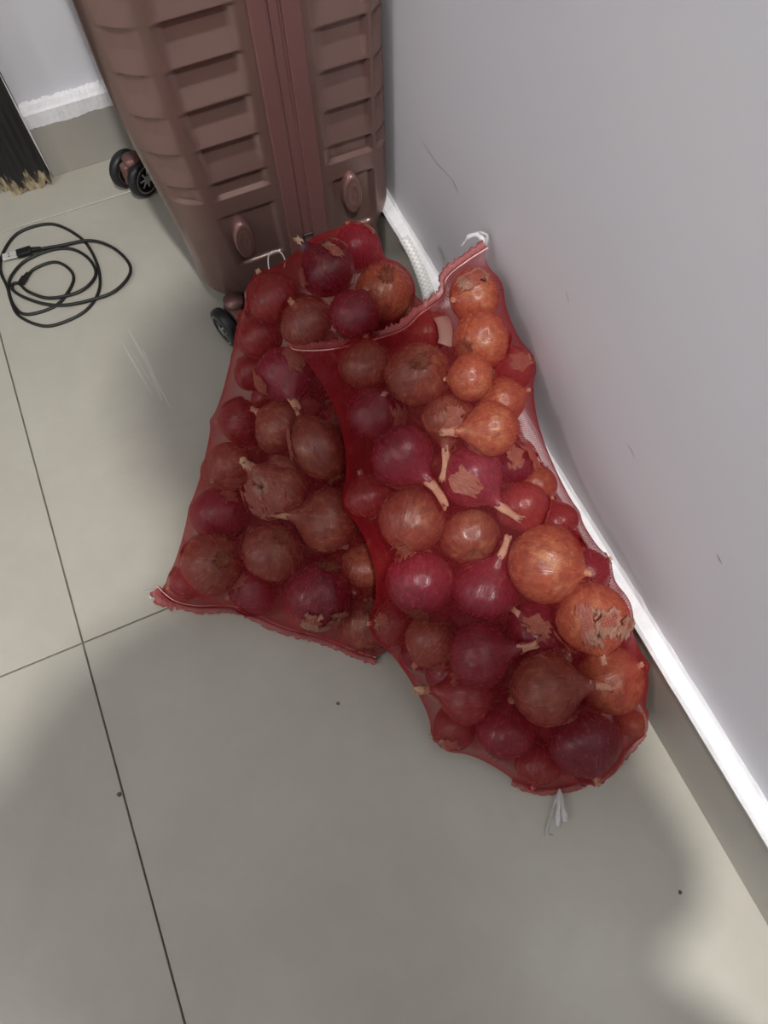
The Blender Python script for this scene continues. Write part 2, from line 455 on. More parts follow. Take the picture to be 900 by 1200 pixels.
# ---------------------------------------------------------------- suitcase
sx0, sx1, sy0, sy1, sz0, sz1 = 0.318, 0.634, 0.418, 0.862, 0.042, 0.70
FX0, FX1 = 0.476, 0.538          # zipper frame band
suit = tag(empty('suitcase', (0.476, 0.64, 0)), 'large rose-brown hard-shell suitcase with horizontal ribs standing against the wall', 'suitcase')
SO = Vector((0.476, 0.64, 0))
def rrect(inset, n_corner=14):
    """perimeter of rounded rectangle in XY, returns list of (x, y, nx, ny, ridge) counter-clockwise"""
    x0, x1, y0, y1 = sx0 + inset, sx1 - inset, sy0 + inset, sy1 - inset
    R = max(0.070 - inset * 0.8, 0.012); Q = max(0.034 - inset * 0.5, 0.008)   # deep left shell, shallow right shell
    def seg(a, b, m): return [a + (b - a) * i / m for i in range(m + 1)]
    out = []
    # front side left->right (y0)
    fx = seg(x0 + R, FX0, 24) + seg(FX0, FX1, 6)[1:] + seg(FX1, x1 - Q, 12)[1:]
    for x in fx: out.append((x, y0, 0, -1))
    for i in range(1, n_corner): a = -PI / 2 + PI / 2 * i / n_corner; out.append((x1 - Q + Q * math.cos(a), y0 + Q + Q * math.sin(a), math.cos(a), math.sin(a)))
    for y in seg(y0 + Q, y1 - Q, 24): out.append((x1, y, 1, 0))
    for i in range(1, n_corner): a = PI / 2 * i / n_corner; out.append((x1 - Q + Q * math.cos(a), y1 - Q + Q * math.sin(a), math.cos(a), math.sin(a)))
    for x in fx[::-1]: out.append((x, y1, 0, 1))
    for i in range(1, n_corner): a = PI / 2 + PI / 2 * i / n_corner; out.append((x0 + R + R * math.cos(a), y1 - R + R * math.sin(a), math.cos(a), math.sin(a)))
    for y in seg(y1 - R, y0 + R, 24): out.append((x0, y, -1, 0))
    for i in range(1, n_corner): a = PI + PI / 2 * i / n_corner; out.append((x0 + R + R * math.cos(a), y0 + R + R * math.sin(a), math.cos(a), math.sin(a)))
    return out
PITCH = 0.0525; Z_RIB0 = 0.250
def smooth(a, b, x):
    t_ = min(1, max(0, (x - a) / (b - a))); return t_ * t_ * (3 - 2 * t_)
def rib(z):
    if z < Z_RIB0 or z > Z_RIB0 + PITCH * 8: return 0
    p = ((z - Z_RIB0) / PITCH) % 1.0
    # flat recessed band, step out, then a slope facing up and back in
    if p < 0.46: return 1
    if p < 0.50: return 1 - (p - 0.46) / 0.04
    return (p - 0.50) / 0.50
def recess(x, y, nx, ny, z):
    d = 0
    side = abs(ny) > 0.999
    if side:
        # ribs on narrow side between corner and frame
        if x < FX0: m_ = smooth(sx0 + 0.069, sx0 + 0.075, x) * (1 - smooth(FX0 - 0.018, FX0 - 0.012, x))
        elif x > FX1: m_ = smooth(FX1 + 0.010, FX1 + 0.016, x)
        else: m_ = 0
        d = rib(z) * m_ * 0.0075
        # foot panels
        if y < 0.6 and 0.125 < z < 0.225:
            zz = smooth(0.125, 0.130, z) * (1 - smooth(0.216, 0.222, z))
            if x < FX0: d = max(d, 0.006 * zz * smooth(sx0 + 0.066, sx0 + 0.070, x) * (1 - smooth(FX0 - 0.016, FX0 - 0.012, x)))
            elif x > FX1: d = max(d, 0.006 * zz * smooth(FX1 + 0.010, FX1 + 0.014, x))
    else:
        a = abs(nx)
        m_ = smooth(0.30, 0.42, a) * (1 - smooth(0.72, 0.80, a)) if a < 0.995 else 0
        if a >= 0.995:
            q = (y - sy0) / (sy1 - sy0)
            m_ = smooth(0.16, 0.20, q) * (1 - smooth(0.80, 0.84, q))
            if z < 0.24 or z > 0.66: m_ = 0
        d = rib(z) * m_ * 0.0055
    return d
EDGE_R = 0.030
zlev = []
m_ = 10
for i in range(m_): a = PI / 2 * i / m_; zlev.append((sz0 + EDGE_R * (1 - math.sin(a)) if False else sz0 + EDGE_R * (1 - math.cos(a)), EDGE_R * (1 - math.sin(a))))
nz = 300
for i in range(nz + 1): zlev.append((sz0 + EDGE_R + (sz1 - sz0 - 2 * EDGE_R) * i / nz, 0))
for i in range(1, m_ + 1): a = PI / 2 * i / m_; zlev.append((sz1 - EDGE_R * (1 - math.sin(a)), EDGE_R * (1 - math.cos(a))))
rings = []
for z, ins in zlev:
    g = rrect(ins)
    ring = []
    up = smooth(0.05, 0.42, z)
    for x, y, nx, ny in g:
        d = recess(x, y, nx, ny, z) if ins == 0 else 0
        infr = FX0 - 1e-6 <= x <= FX1 + 1e-6 and abs(ny) > 0.97
        lw = max(0, min(1, (FX0 - x) / 0.10)); rw = max(0, min(1, (x - FX1) / 0.06))
        ring.append((x - nx * d + lw * (0.020 - 0.033 * up) + rw * 0.014 * smooth(0.10, 0.15, z), y - ny * d, z))
    rings.append(ring)
N = len(rings[0])
parts = {'left': ([], {}, []), 'right': ([], {}, []), 'mid': ([], {}, [])}
def addf(key, idx, getv):
    V, mp_, F = parts[key]
    f = []
    for k in idx:
        if k not in mp_: mp_[k] = len(V); V.append(Vector(getv(k)) - SO)
        f.append(mp_[k])
    F.append(tuple(f))
def gv(k): return rings[k[0]][k[1]]
for j in range(len(rings) - 1):
    for i in range(N):
        i2 = (i + 1) % N
        q = [(j, i), (j, i2), (j + 1, i2), (j + 1, i)]
        cx = sum(gv(k)[0] for k in q) / 4
        addf('left' if cx < FX0 else 'right' if cx > FX1 else 'mid', q, gv)
# caps: strips between front side point and back side point of same x
fcount = 24 + 6 + 12 + 1
L0 = 0; B0 = None
for jr, flip in ((0, True), (len(rings) - 1, False)):
    ring = rings[jr]
    front = list(range(fcount))
    bs = fcount + 13 + 25 + 13
    back = [bs + fcount - 1 - i for i in range(fcount)]
    for i in range(fcount - 1):
        q = [(jr, front[i]), (jr, front[i + 1]), (jr, back[i + 1]), (jr, back[i])]
        cx = (gv(q[0])[0] + gv(q[1])[0]) / 2
        addf('left' if cx < FX0 else 'right' if cx > FX1 else 'mid', q[::-1] if flip else q, gv)
    # end caps: right side polygon, left side polygon
    rp = [(jr, fcount - 1 + i) for i in range(0, 13 + 25 + 13 + 2)]
    addf('right', rp[::-1] if flip else rp, gv)
    lp = [(jr, (bs + fcount - 1 + i) % N) for i in range(0, 13 + 25 + 13 + 2)]
    addf('left', lp[::-1] if flip else lp, gv)
def finish(name, key, mat):
    V, mp_, F = parts[key]
    return mesh_obj(name, V, F, mat, suit)
finish('shell', 'left', M['shell']); finish('shell', 'right', M['shell']); finish('zipper_tape', 'mid', M['zip'])
# raised frame bars and zipper running round the seam
def loop_bar(name, xa, xb, out, mat, rad=0.004):
    """a bar of rectangular section that runs down the front, along bottom, up the back, over the top"""
    prof = []
    e = EDGE_R
    for i in range(9): a = PI / 2 * i / 8; prof.append((sy0 + e - (e + out) * math.cos(a), sz0 + e - (e + out) * math.sin(a), -math.cos(a), -math.sin(a)))
    for i in range(9): a = PI / 2 * i / 8; prof.append((sy1 - e + (e + out) * math.sin(a), sz0 + e - (e + out) * math.cos(a), math.sin(a), -math.cos(a)))
    for i in range(9): a = PI / 2 * i / 8; prof.append((sy1 - e + (e + out) * math.cos(a), sz1 - e + (e + out) * math.sin(a), math.cos(a), math.sin(a)))
    for i in range(9): a = PI / 2 * i / 8; prof.append((sy0 + e - (e + out) * math.sin(a), sz1 - e + (e + out) * math.cos(a), -math.sin(a), math.cos(a)))
    V = []; F = []
    b = 0.0025
    sec = [(xa, -out - 0.002), (xa, -b), (xa + b * .4, -b * .3), (xa + b, 0), (xb - b, 0), (xb - b * .4, -b * .3), (xb, -b), (xb, -out - 0.002)]
    k = len(sec)
    for y, z, ny, nz_ in prof:
        for x, d in sec: V.append(Vector((x, y + ny * d, z + nz_ * d)) - SO)
    n = len(prof)
    for i in range(n):
        i2 = (i + 1) % n
        for q in range(k - 1): F.append((i * k + q, i * k + q + 1, i2 * k + q + 1, i2 * k + q))
    o = mesh_obj(name, V, F, mat, suit, smooth=False)
    return o
loop_bar('frame_bar', FX0, FX0 + 0.0215, 0.005, M['frame'])
loop_bar('zipper', FX0 + 0.0235, FX0 + 0.0365, 0.0025, M['frame'])
loop_bar('frame_bar', FX0 + 0.0385, FX1, 0.005, M['frame'])
box('zipper_stop', (FX0 + 0.022 - SO.x, sy0 - 0.0045 - SO.y, 0.142), (FX0 + 0.0385 - SO.x, sy0 - SO.y, 0.1475), M['housing'], suit, 0.001, 1)
# oval side feet
def foot(cx, cz):
    V = []; F = []; n = 28
    levels = [(1.0, 0.006), (1.0, -0.004), (0.94, -0.010), (0.78, -0.0125), (0.70, -0.0115), (0.62, -0.0125), (0.46, -0.0125), (0.40, -0.0118), (0.0, -0.0135)]
    for s, d in levels:
        for i in range(n):
            a = 2 * PI * i / n
            V.append((cx + 0.0145 * s * math.cos(a), sy0 + d, cz + 0.034 * s * math.sin(a)))
    for j in range(len(levels) - 1):
        for i in range(n):
            F.append((j * n + i, j * n + (i + 1) % n, (j + 1) * n + (i + 1) % n, (j + 1) * n + i))
    mesh_obj('side_foot', [Vector(v) - SO for v in V], F, M['foot'], suit)
foot(0.410, 0.178); foot(0.580, 0.196)
# carry handle on top and a corner rim
tube('carry_handle', [Vector(p) - SO for p in ((0.517, 0.56, sz1 - .002), (0.517, 0.565, sz1 + .02), (0.517, 0.60, sz1 + .03), (0.517, 0.68, sz1 + .03), (0.517, 0.715, sz1 + .02), (0.517, 0.72, sz1 - .002))], 0.009, M['housing'], suit, 10, 40)
# spinner wheels
def tyre_mesh():
    prof = [(0.014, -0.0075), (0.022, -0.0080), (0.0265, -0.0065), (0.0285, -0.003), (0.0285, 0.003), (0.0265, 0.0065), (0.022, 0.0080), (0.014, 0.0075)]
    n = 32; V = []; F = []; k = len(prof)
    for i in range(n):
        a = 2 * PI * i / n
        for rr_, x in prof: V.append((x, rr_ * math.cos(a), rr_ * math.sin(a)))
    for i in range(n):
        for q in range(k):
            q2 = (q + 1) % k; i2 = (i + 1) % n
            F.append((i * k + q, i * k + q2, i2 * k + q2, i2 * k + q))
    me = bpy.data.meshes.new('tyre'); me.from_pydata(V, [], F); me.polygons.foreach_set('use_smooth', [True] * len(F)); me.materials.append(M['rubber']); return me
def hub_mesh():
    bm = bmesh.new()
    bmesh.ops.create_cone(bm, cap_ends=True, segments=20, radius1=0.0065, radius2=0.0065, depth=0.0165)
    for k in range(7):
        b2 = bmesh.ops.create_cube(bm, size=1)['verts']
        for v in b2: v.co = Matrix.Rotation(2 * PI * k / 7, 3, 'Z') @ Vector((v.co.x * 0.0165 + 0.0105, v.co.y * 0.0034, v.co.z * 0.0140))
    n = 28
    for s in (-1, 1):
        vs = []
        for i in range(n):
            a = 2 * PI * i / n
            vs.append([bm.verts.new((rr_ * math.cos(a), rr_ * math.sin(a), s * zz)) for rr_, zz in ((0.0165, 0.0068), (0.020, 0.0082), (0.0215, 0.0082))])
        for i in range(n):
            for q in range(2): bm.faces.new((vs[i][q], vs[i][q + 1], vs[(i + 1) % n][q + 1], vs[(i + 1) % n][q]))
    bmesh.ops.rotate(bm, verts=bm.verts[:], cent=(0, 0, 0), matrix=Matrix.Rotation(PI / 2, 3, 'Y'))
    bmesh.ops.recalc_face_normals(bm, faces=bm.faces[:])
    me = bpy.data.meshes.new('hub'); bm.to_mesh(me); bm.free(); me.materials.append(M['chrome']); return me
TY, HB = tyre_mesh(), hub_mesh()
def caster(x, y, rot):
    bm = box_bm((-0.0085, -0.017, 0.016), (0.0085, 0.017, 0.052), 0.004, 3)
    h = bm_obj('wheel_fork', bm, M['foot'], suit)
    h.location = Vector((x, y, 0)) - SO; h.rotation_euler = (0, 0, rot); h.scale = (1.18, 1.18, 1.18)
    for s in (-1, 1):
        w_ = inst('tyre', TY, h); w_.location = (s * 0.0185, 0, 0.0285)
        u = inst('hub', HB, h); u.location = (s * 0.0185, 0, 0.0285)
    bm = bmesh.new(); bmesh.ops.create_cone(bm, cap_ends=True, segments=24, radius1=0.012, radius2=0.016, depth=0.020)
    bmesh.ops.translate(bm, verts=bm.verts[:], vec=(0, 0, 0.062))
    c_ = bm_obj('wheel_mount', bm, M['foot'], suit, True); c_.location = Vector((x + (0.004 if x < .45 else 0), y + 0.008 * (1 if y < .6 else -1), 0)) - SO
caster(0.366, 0.404, 0.30)
caster(0.305, 0.800, -1.0)
caster(0.600, 0.462, 0.1)
caster(0.600, 0.825, 0.6)

# ---------------------------------------------------------------- charging cable
cab = [(0.1022, 0.7233), (0.1371, 0.7157), (0.1881, 0.7054), (0.2208, 0.6724), (0.2373, 0.627), (0.2298, 0.5966), (0.199, 0.5749), (0.1627, 0.5728), (0.1174, 0.5803), (0.0826, 0.5992), (0.0539, 0.6289), (0.0407, 0.652), (0.0427, 0.666), (0.053, 0.6623), (0.0637, 0.638), (0.0927, 0.6092), (0.138, 0.6006), (0.1667, 0.6121), (0.1802, 0.6338), (0.1752, 0.6704), (0.1544, 0.7023), (0.1209, 0.7162), (0.0753, 0.7114), (0.0469, 0.6904), (0.0352, 0.6678), (0.032, 0.6363), (0.0386, 0.5929), (0.0726, 0.5545), (0.1141, 0.55), (0.1479, 0.5608), (0.1724, 0.5873), (0.1843, 0.6262), (0.1851, 0.6774), (0.1728, 0.7274), (0.1351, 0.7784), (0.0783, 0.7838), (0.0429, 0.7499), (0.029, 0.7101), (0.0322, 0.6665), (0.0335, 0.6248), (0.0466, 0.5945), (0.0799, 0.5871), (0.1091, 0.595), (0.137, 0.6259), (0.1416, 0.6519), (0.1287, 0.6795), (0.1107, 0.6891), (0.0818, 0.6855), (0.0658, 0.6703)]
cc = tag(empty('charging_cable', (0.11, 0.66, 0)), 'coiled black charging cable with a metal plug lying on the floor', 'cable')
CO = Vector((0.11, 0.66, 0))
n_ = len(cab)
tube('cord', [Vector((x, y, 0.0072 - 0.0045 * min(1, i / (n_ * 0.55)))) - CO for i, (x, y) in enumerate(cab)], 0.0027, M['cable'], cc, 8, 420)
def oriented_box(name, a, b, w, h, z, mat, parent, bev=0.001, taper=1.0):
    a = Vector((a[0], a[1], z)); b = Vector((b[0], b[1], z)); L = (b - a).length
    bm = box_bm((0, -w / 2, -h / 2), (L, w / 2, h / 2), bev, 2)
    if taper != 1.0:
        for v in bm.verts: v.co.y *= 1 + (taper - 1) * v.co.x / L; v.co.z *= 1 + (taper - 1) * v.co.x / L
    o = bm_obj(name, bm, mat, parent); d = b - a
    o.location = a - CO; o.rotation_euler = (0, 0, math.atan2(d.y, d.x)); return o
oriented_box('plug_body', (.0640, .7262), (.0900, .7255), .0155, .0085, .009, M['cable'], cc, 0.002)
oriented_box('strain_relief', (.0890, .7257), (.1060, .7226), .0095, .0078, .008, M['cable'], cc, 0.002, 0.62)
sh = oriented_box('plug_shell', (.0640, .7262), (.0400, .7290), .0125, .0047, .009, M['steel'], cc, 0.0004)
for yy in (-0.003, 0.003):
    box('plug_hole', (.011, yy - .0011, .0021), (.0145, yy + .0011, .00245), M['cable'], sh)
oriented_box('plug_body', (.0665, .6720), (.0560, .6600), .0105, .0065, .006, M['cable'], cc, 0.0015)
oriented_box('strain_relief', (.0665, .6715), (.0730, .6790), .0070, .0060, .006, M['cable'], cc, 0.0015, 0.7)

# ---------------------------------------------------------------- onions
# bag (0 left, 1 right), x, y, z, radius, kind, neck axis, neck length, loose peels, label
ONIONS = [
(0, 0.5376, 0.1851, 0.1699, 0.0302, 'r', 0.34, 0.74, 0.58, 0.2, 0, 'red onion peeking out between the tan root-faced onion and the seam'),
(0, 0.373, 0.2349, 0.1785, 0.0307, 'r', -0.31, 0.85, 0.42, 0.2, 0, 'red onion on the upper left bag edge between the copper and pale-necked ones'),
(0, 0.4757, 0.2282, 0.262, 0.0352, 'd', -0.41, 0.68, 0.61, 0.5, 2, 'dark papery onion with torn curling peel at the top of the left bag'),
(0, 0.5299, 0.273, 0.235, 0.0304, 'p', 0.01, 0.83, 0.56, 0.25, 0, 'shiny pink onion at the very top edge of the left bag'),
(0, 0.5287, 0.1769, 0.2521, 0.0352, 'o', -0.06, 0.18, -0.98, 0.2, 0, 'tan onion with its round root face showing, beside the white strap'),
(0, 0.4036, 0.2416, 0.23, 0.0341, 'r', -0.19, 0.66, 0.73, 0.3, 0, 'red onion at the upper left bulge of the left bag, next to suitcase wheel'),
(0, 0.4266, 0.1824, 0.24, 0.0329, 'b', -0.38, 0.33, 0.87, 0.3, 1, 'glossy copper onion just above the left end of the white stitched seam'),
(0, 0.4765, 0.1494, 0.2633, 0.0294, 'p', 0.68, 0.34, 0.64, 0.25, 0, 'bright purple onion above the white stitched seam, below the papery dark onion'),
(0, 0.5564, 0.1656, 0.2092, 0.0211, 'b', -1.0, 0.03, 0.04, 0.3, 0, 'small brown onion tucked below the tan root-faced onion near the white strap'),
(0, 0.3789, 0.156, 0.194, 0.0352, 'p', -0.13, -0.96, 0.27, 0.7, 1, 'purple onion with a pale broken neck below the stitched seam'),
(0, 0.4283, 0.1582, 0.1549, 0.0326, 'd', 0.49, 0.66, 0.57, 0.2, 0, 'dark onion below the middle of the white seam, right of the pale-necked purple one'),
(0, 0.3498, 0.2231, 0.1303, 0.0281, 'r', -0.46, 0.84, 0.29, 0.2, 0, 'reddish onion on the left edge of the left bag, nearest the suitcase wheel'),
(0, 0.3524, 0.1149, 0.145, 0.0366, 'b', -0.62, 0.63, 0.46, 0.4, 1, 'brown papery onion below the pale-necked purple onion in the left bag'),
(0, 0.309, 0.1677, 0.11, 0.0304, 'r', -0.92, 0.4, 0.02, 0.3, 0, 'dull red onion on the left edge, above the small copper onion'),
(0, 0.3818, 0.0493, 0.1672, 0.0392, 'b', -0.15, 0.88, 0.46, 0.1, 0, 'long oval brown onion lying aslant in the middle of the left bag'),
(0, 0.4245, 0.0894, 0.1508, 0.0262, 'r', -0.09, -0.99, -0.08, 0.5, 1, 'small wrinkled red onion squeezed beside the long oval one'),
(0, 0.2741, 0.1162, 0.098, 0.0322, 'b', -0.89, -0.44, 0.12, 0.2, 0, 'small copper onion on the left edge of the left bag'),
(0, 0.3153, 0.0368, 0.1308, 0.041, 'b', -0.39, 0.41, 0.83, 0.6, 2, 'big brown onion crowned with ragged papery skin in the left bag'),
(0, 0.2335, 0.0667, 0.0674, 0.0386, 'p', 0.33, 0.94, 0.09, 0.2, 0, 'smooth red-purple onion bulging on the left edge of the left bag'),
(0, 0.3605, -0.0231, 0.1176, 0.041, 'b', -0.85, 0.42, 0.33, 1.0, 0, 'brown onion with a straw-coloured neck pointing left across the bag'),
(0, 0.283, -0.0249, 0.1, 0.0391, 'b', -0.48, -0.03, -0.88, 0.3, 1, 'brown onion with frayed dry roots facing up in the lower left bag'),
(0, 0.205, -0.0006, 0.0805, 0.0392, 'b', -0.44, 0.38, -0.81, 0.2, 0, 'brown onion with dark root patch, nearest the lower left bag corner'),
(0, 0.1585, 0.0138, 0.026, 0.0232, 'r', -1.0, 0.03, 0.04, 0.3, 0, 'small red onion squeezed into the lower left corner of the left bag'),
(0, 0.2419, -0.0393, 0.0386, 0.0338, 'p', -1.0, 0.03, 0.04, 0.3, 1, 'purple onion lying against the bottom seam of the left bag'),
(0, 0.3152, -0.0948, 0.081, 0.0421, 'p', -0.57, -0.46, -0.68, 0.3, 2, 'large purple onion with flaking silvery skin above the bottom seam'),
(0, 0.3817, -0.0837, 0.0735, 0.0308, 'b', 0.44, 0.56, 0.7, 0.3, 0, 'oval brown onion in the shaded gap beside the right bag'),
(0, 0.3585, -0.1447, 0.0363, 0.0374, 'b', 0.48, 0.86, 0.17, 0.7, 0, 'brown onion at the lower right corner of the left bag'),
(1, 0.4964, 0.1444, 0.2047, 0.0291, 'd', 0.27, 0.58, 0.77, 0.2, 1, 'dark purple onion with crinkled shine right under the stitched seam'),
(1, 0.613, 0.1003, 0.2813, 0.0312, 'o', -0.93, -0.12, 0.35, 0.2, 0, 'orange-red onion at the top corner of the right bag against the wall'),
(1, 0.5922, 0.0444, 0.274, 0.0335, 'o', 0.85, 0.31, -0.43, 0.2, 0, 'glossy orange onion with root tuft on its left, second from the top corner'),
(1, 0.5595, -0.0001, 0.2793, 0.0261, 'o', -0.85, 0.49, -0.21, 0.2, 0, 'small golden onion with frizzy roots on its right side'),
(1, 0.5138, 0.0439, 0.2569, 0.0367, 'b', 0.01, 0.19, -0.98, 0.2, 0, 'large tan onion with dark star-shaped root face near top of right bag'),
(1, 0.5581, 0.1131, 0.228, 0.0276, 'b', 0.34, 0.74, 0.58, 0.2, 1, 'pale brown onion right under the wavy stitched edge beside a paper scrap'),
(1, 0.4704, 0.0973, 0.2288, 0.0344, 'b', 0.3, 0.64, 0.71, 0.3, 0, 'dull tan onion with a small pale spot under the crumpled seam'),
(1, 0.4554, 0.0378, 0.214, 0.0335, 'p', 0.39, 0.02, 0.92, 0.2, 1, 'purple onion with crackled shiny top below the dull tan one'),
(1, 0.5258, -0.0137, 0.2358, 0.0305, 'b', -0.43, -0.89, -0.18, 1.6, 0, 'teardrop brown onion with a long neck hanging straight down'),
(1, 0.6252, 0.0203, 0.2321, 0.0278, 'r', 0.99, -0.1, 0.12, 0.2, 0, 'red onion pressed against the wall beside the small golden onion'),
(1, 0.5922, -0.0184, 0.236, 0.0272, 'o', 0.95, -0.16, 0.28, 0.3, 0, 'round orange onion against the wall, directly above the left-pointing one'),
(1, 0.5578, -0.0588, 0.2567, 0.03, 'o', -0.95, 0.21, 0.22, 0.8, 0, 'orange onion with a pointed neck aimed left, against the wall'),
(1, 0.46, -0.0268, 0.2188, 0.0364, 'p', 0.24, -0.97, 0.08, 1.5, 0, 'purple onion with a thick cut neck pointing down to the right'),
(1, 0.5252, -0.079, 0.2086, 0.0364, 'p', 0.31, -0.95, 0.01, 1.2, 0, 'dark violet onion with a neck bent down to the right'),
(1, 0.5827, -0.0798, 0.1943, 0.0278, 'd', 0.11, 0.56, 0.82, 0.3, 1, 'dark onion with flaky peel beside the wall skirting'),
(1, 0.6077, -0.0997, 0.1563, 0.0263, 'o', -0.68, -0.72, -0.14, 0.3, 1, 'small bright orange-red onion at the right edge over the white skirting top'),
(1, 0.5673, -0.1301, 0.1869, 0.0299, 'r', -0.1, -1.0, 0.01, 0.5, 1, 'crinkled reddish onion between the dark violet and the largest copper onion'),
(1, 0.6073, -0.1544, 0.1515, 0.0267, 'r', 0.21, 0.88, 0.42, 0.3, 0, 'small red onion on the right edge above the largest copper onion'),
(1, 0.4447, -0.0897, 0.172, 0.0383, 'b', 0.63, 0.75, -0.2, 0.2, 0, 'big brown onion with root patch at its lower left, mid right bag'),
(1, 0.5047, -0.1292, 0.1471, 0.0356, 'b', 0.25, 0.87, -0.42, 0.2, 0, 'russet onion with a round root mark, in the very middle of the right bag'),
(1, 0.4138, -0.0316, 0.1546, 0.0295, 'r', 0.01, 0.83, 0.56, 0.3, 1, 'red onion with lifted skin on the left flank of the right bag'),
(1, 0.5557, -0.2051, 0.1892, 0.0437, 'o', 0.6, -0.67, 0.44, 0.3, 0, 'largest copper onion with twisted crown, on the right side of the right bag'),
(1, 0.6067, -0.2236, 0.152, 0.0273, 'p', 0.98, 0.06, 0.19, 0.3, 0, 'pink onion half hidden at the right edge behind the largest copper one'),
(1, 0.4247, -0.1578, 0.148, 0.039, 'p', 0.47, 0.88, -0.09, 0.4, 0, 'deep purple onion with roots at its underside on the left of the right bag'),
(1, 0.4895, -0.195, 0.1479, 0.037, 'p', 0.5, 0.35, 0.79, 1.0, 0, 'ribbed purple onion with a pale hooked neck on top'),
(1, 0.5298, -0.2526, 0.1105, 0.0341, 'p', -0.47, 0.53, 0.71, 0.4, 0, 'shiny violet onion below the largest copper one'),
(1, 0.5803, -0.2768, 0.1686, 0.0394, 'o', -0.33, -0.94, -0.01, 0.4, 2, 'orange onion with an open peeled collar near the skirting'),
(1, 0.3855, -0.1701, 0.0843, 0.0278, 'r', -0.92, 0.4, 0.02, 0.3, 0, 'small red-brown onion on the left edge of the right bag'),
(1, 0.4152, -0.2142, 0.1007, 0.032, 'b', -0.88, -0.46, -0.07, 0.3, 0, 'brown onion with a tan patch beneath the deep purple one'),
(1, 0.4517, -0.2575, 0.1322, 0.0365, 'p', 0.86, -0.37, 0.36, 0.8, 0, 'round purple onion with curled neck on its right'),
(1, 0.5055, -0.3186, 0.1186, 0.042, 'b', 0.84, -0.45, 0.32, 0.7, 0, 'big brown onion with a pointed papery tip aimed right'),
(1, 0.5939, -0.337, 0.0711, 0.0401, 'o', 0.62, -0.09, 0.78, 0.2, 0, 'orange onion with bright highlight at the lower right edge'),
(1, 0.531, -0.3871, 0.0652, 0.0421, 'd', -0.19, -0.97, 0.18, 0.3, 0, 'dark violet onion at the bottom end of the right bag'),
(1, 0.4305, -0.2856, 0.0776, 0.0335, 'r', -0.85, 0.46, 0.25, 0.9, 0, 'red onion with a thin dry neck on its left, lower left right bag'),
(1, 0.455, -0.3387, 0.0534, 0.0346, 'p', 0.49, 0.66, 0.57, 0.3, 0, 'dim purple-red onion near the bottom left of the right bag'),
(1, 0.4066, -0.3067, 0.0303, 0.0271, 'r', -0.99, 0.1, -0.12, 0.3, 0, 'shaded red onion in the lower left slack of the right bag'),
(1, 0.6067, -0.3896, 0.022, 0.0179, 'o', 0.9, 0.15, 0.41, 0.3, 0, 'small onion end poking into the lower right corner of the right bag'),
(1, 0.4788, -0.3841, 0.0268, 0.0276, 'r', -0.53, -0.74, -0.42, 0.3, 0, 'dark red onion at the bottom seam of the right bag'),
(1, 0.5326, -0.2765, 0.0234, 0.0241, 'p', -0.39, -0.61, -0.68, 0.15, 0, ''),
(0, 0.3707, 0.065, 0.0208, 0.0214, 'p', 0.22, -0.98, -0.01, 0.15, 0, ''),
(1, 0.4883, 0.0114, 0.0603, 0.0304, 'p', 0.44, 0.9, 0.01, 0.15, 0, ''),
(1, 0.5173, -0.2344, 0.0231, 0.0238, 'p', 0.33, -0.54, -0.77, 0.15, 0, ''),
(1, 0.6024, 0.0045, 0.0306, 0.0316, 'r', 0.17, -0.83, -0.53, 0.15, 0, ''),
(1, 0.5407, -0.1567, 0.021, 0.0217, 'p', -0.07, -0.11, -0.99, 0.15, 0, ''),
(1, 0.428, -0.2421, 0.0272, 0.028, 'p', 0.01, -0.23, -0.97, 0.15, 0, ''),
(1, 0.4509, -0.1551, 0.0221, 0.0228, 'p', 0.47, 0.23, -0.85, 0.15, 0, ''),
(1, 0.4974, -0.1334, 0.0315, 0.0325, 'r', -0.08, -0.77, -0.63, 0.15, 0, ''),
(0, 0.3479, 0.1532, 0.0234, 0.0241, 'r', -0.32, -0.12, 0.94, 0.15, 0, ''),
(1, 0.6023, -0.2197, 0.0426, 0.0317, 'r', 0.4, -0.74, 0.54, 0.15, 0, ''),
(0, 0.3184, 0.2077, 0.0309, 0.0319, 'r', -0.17, 0.99, 0.0, 0.15, 0, ''),
(0, 0.4711, 0.3014, 0.0281, 0.029, 'r', -0.06, 0.99, -0.16, 0.15, 0, ''),
(1, 0.5681, -0.0756, 0.0227, 0.0234, 'r', 0.52, -0.37, -0.77, 0.15, 0, ''),
(1, 0.5844, -0.1, 0.0612, 0.0286, 'r', 0.01, -0.95, 0.32, 0.15, 0, ''),
(0, 0.4343, 0.1622, 0.0264, 0.0272, 'r', -0.25, 0.79, -0.55, 0.15, 0, ''),
(1, 0.4867, 0.1122, 0.0244, 0.0252, 'r', 0.26, -0.37, -0.89, 0.15, 0, ''),
(1, 0.6068, -0.1323, 0.0264, 0.0272, 'p', -0.49, 0.51, 0.71, 0.15, 0, ''),
(1, 0.574, -0.0381, 0.049, 0.0264, 'r', 0.07, -0.87, -0.49, 0.15, 0, ''),
(1, 0.483, -0.1834, 0.0224, 0.0231, 'p', 0.13, 0.16, 0.98, 0.15, 0, ''),
(1, 0.4314, -0.0734, 0.0267, 0.0275, 'p', -0.63, 0.26, 0.73, 0.15, 0, ''),
(1, 0.4094, -0.1632, 0.0219, 0.0225, 'r', -0.16, -0.97, -0.16, 0.15, 0, ''),
(0, 0.3253, -0.0099, 0.0324, 0.0335, 'p', 0.74, -0.24, 0.63, 0.15, 0, ''),
(0, 0.3885, 0.1672, 0.0213, 0.0219, 'p', 0.1, -0.95, 0.28, 0.15, 0, ''),
(1, 0.5602, -0.3551, 0.0209, 0.0216, 'r', 0.13, -0.69, 0.71, 0.15, 0, ''),
(0, 0.2961, 0.1057, 0.0237, 0.0244, 'r', -0.96, 0.23, -0.17, 0.15, 0, ''),
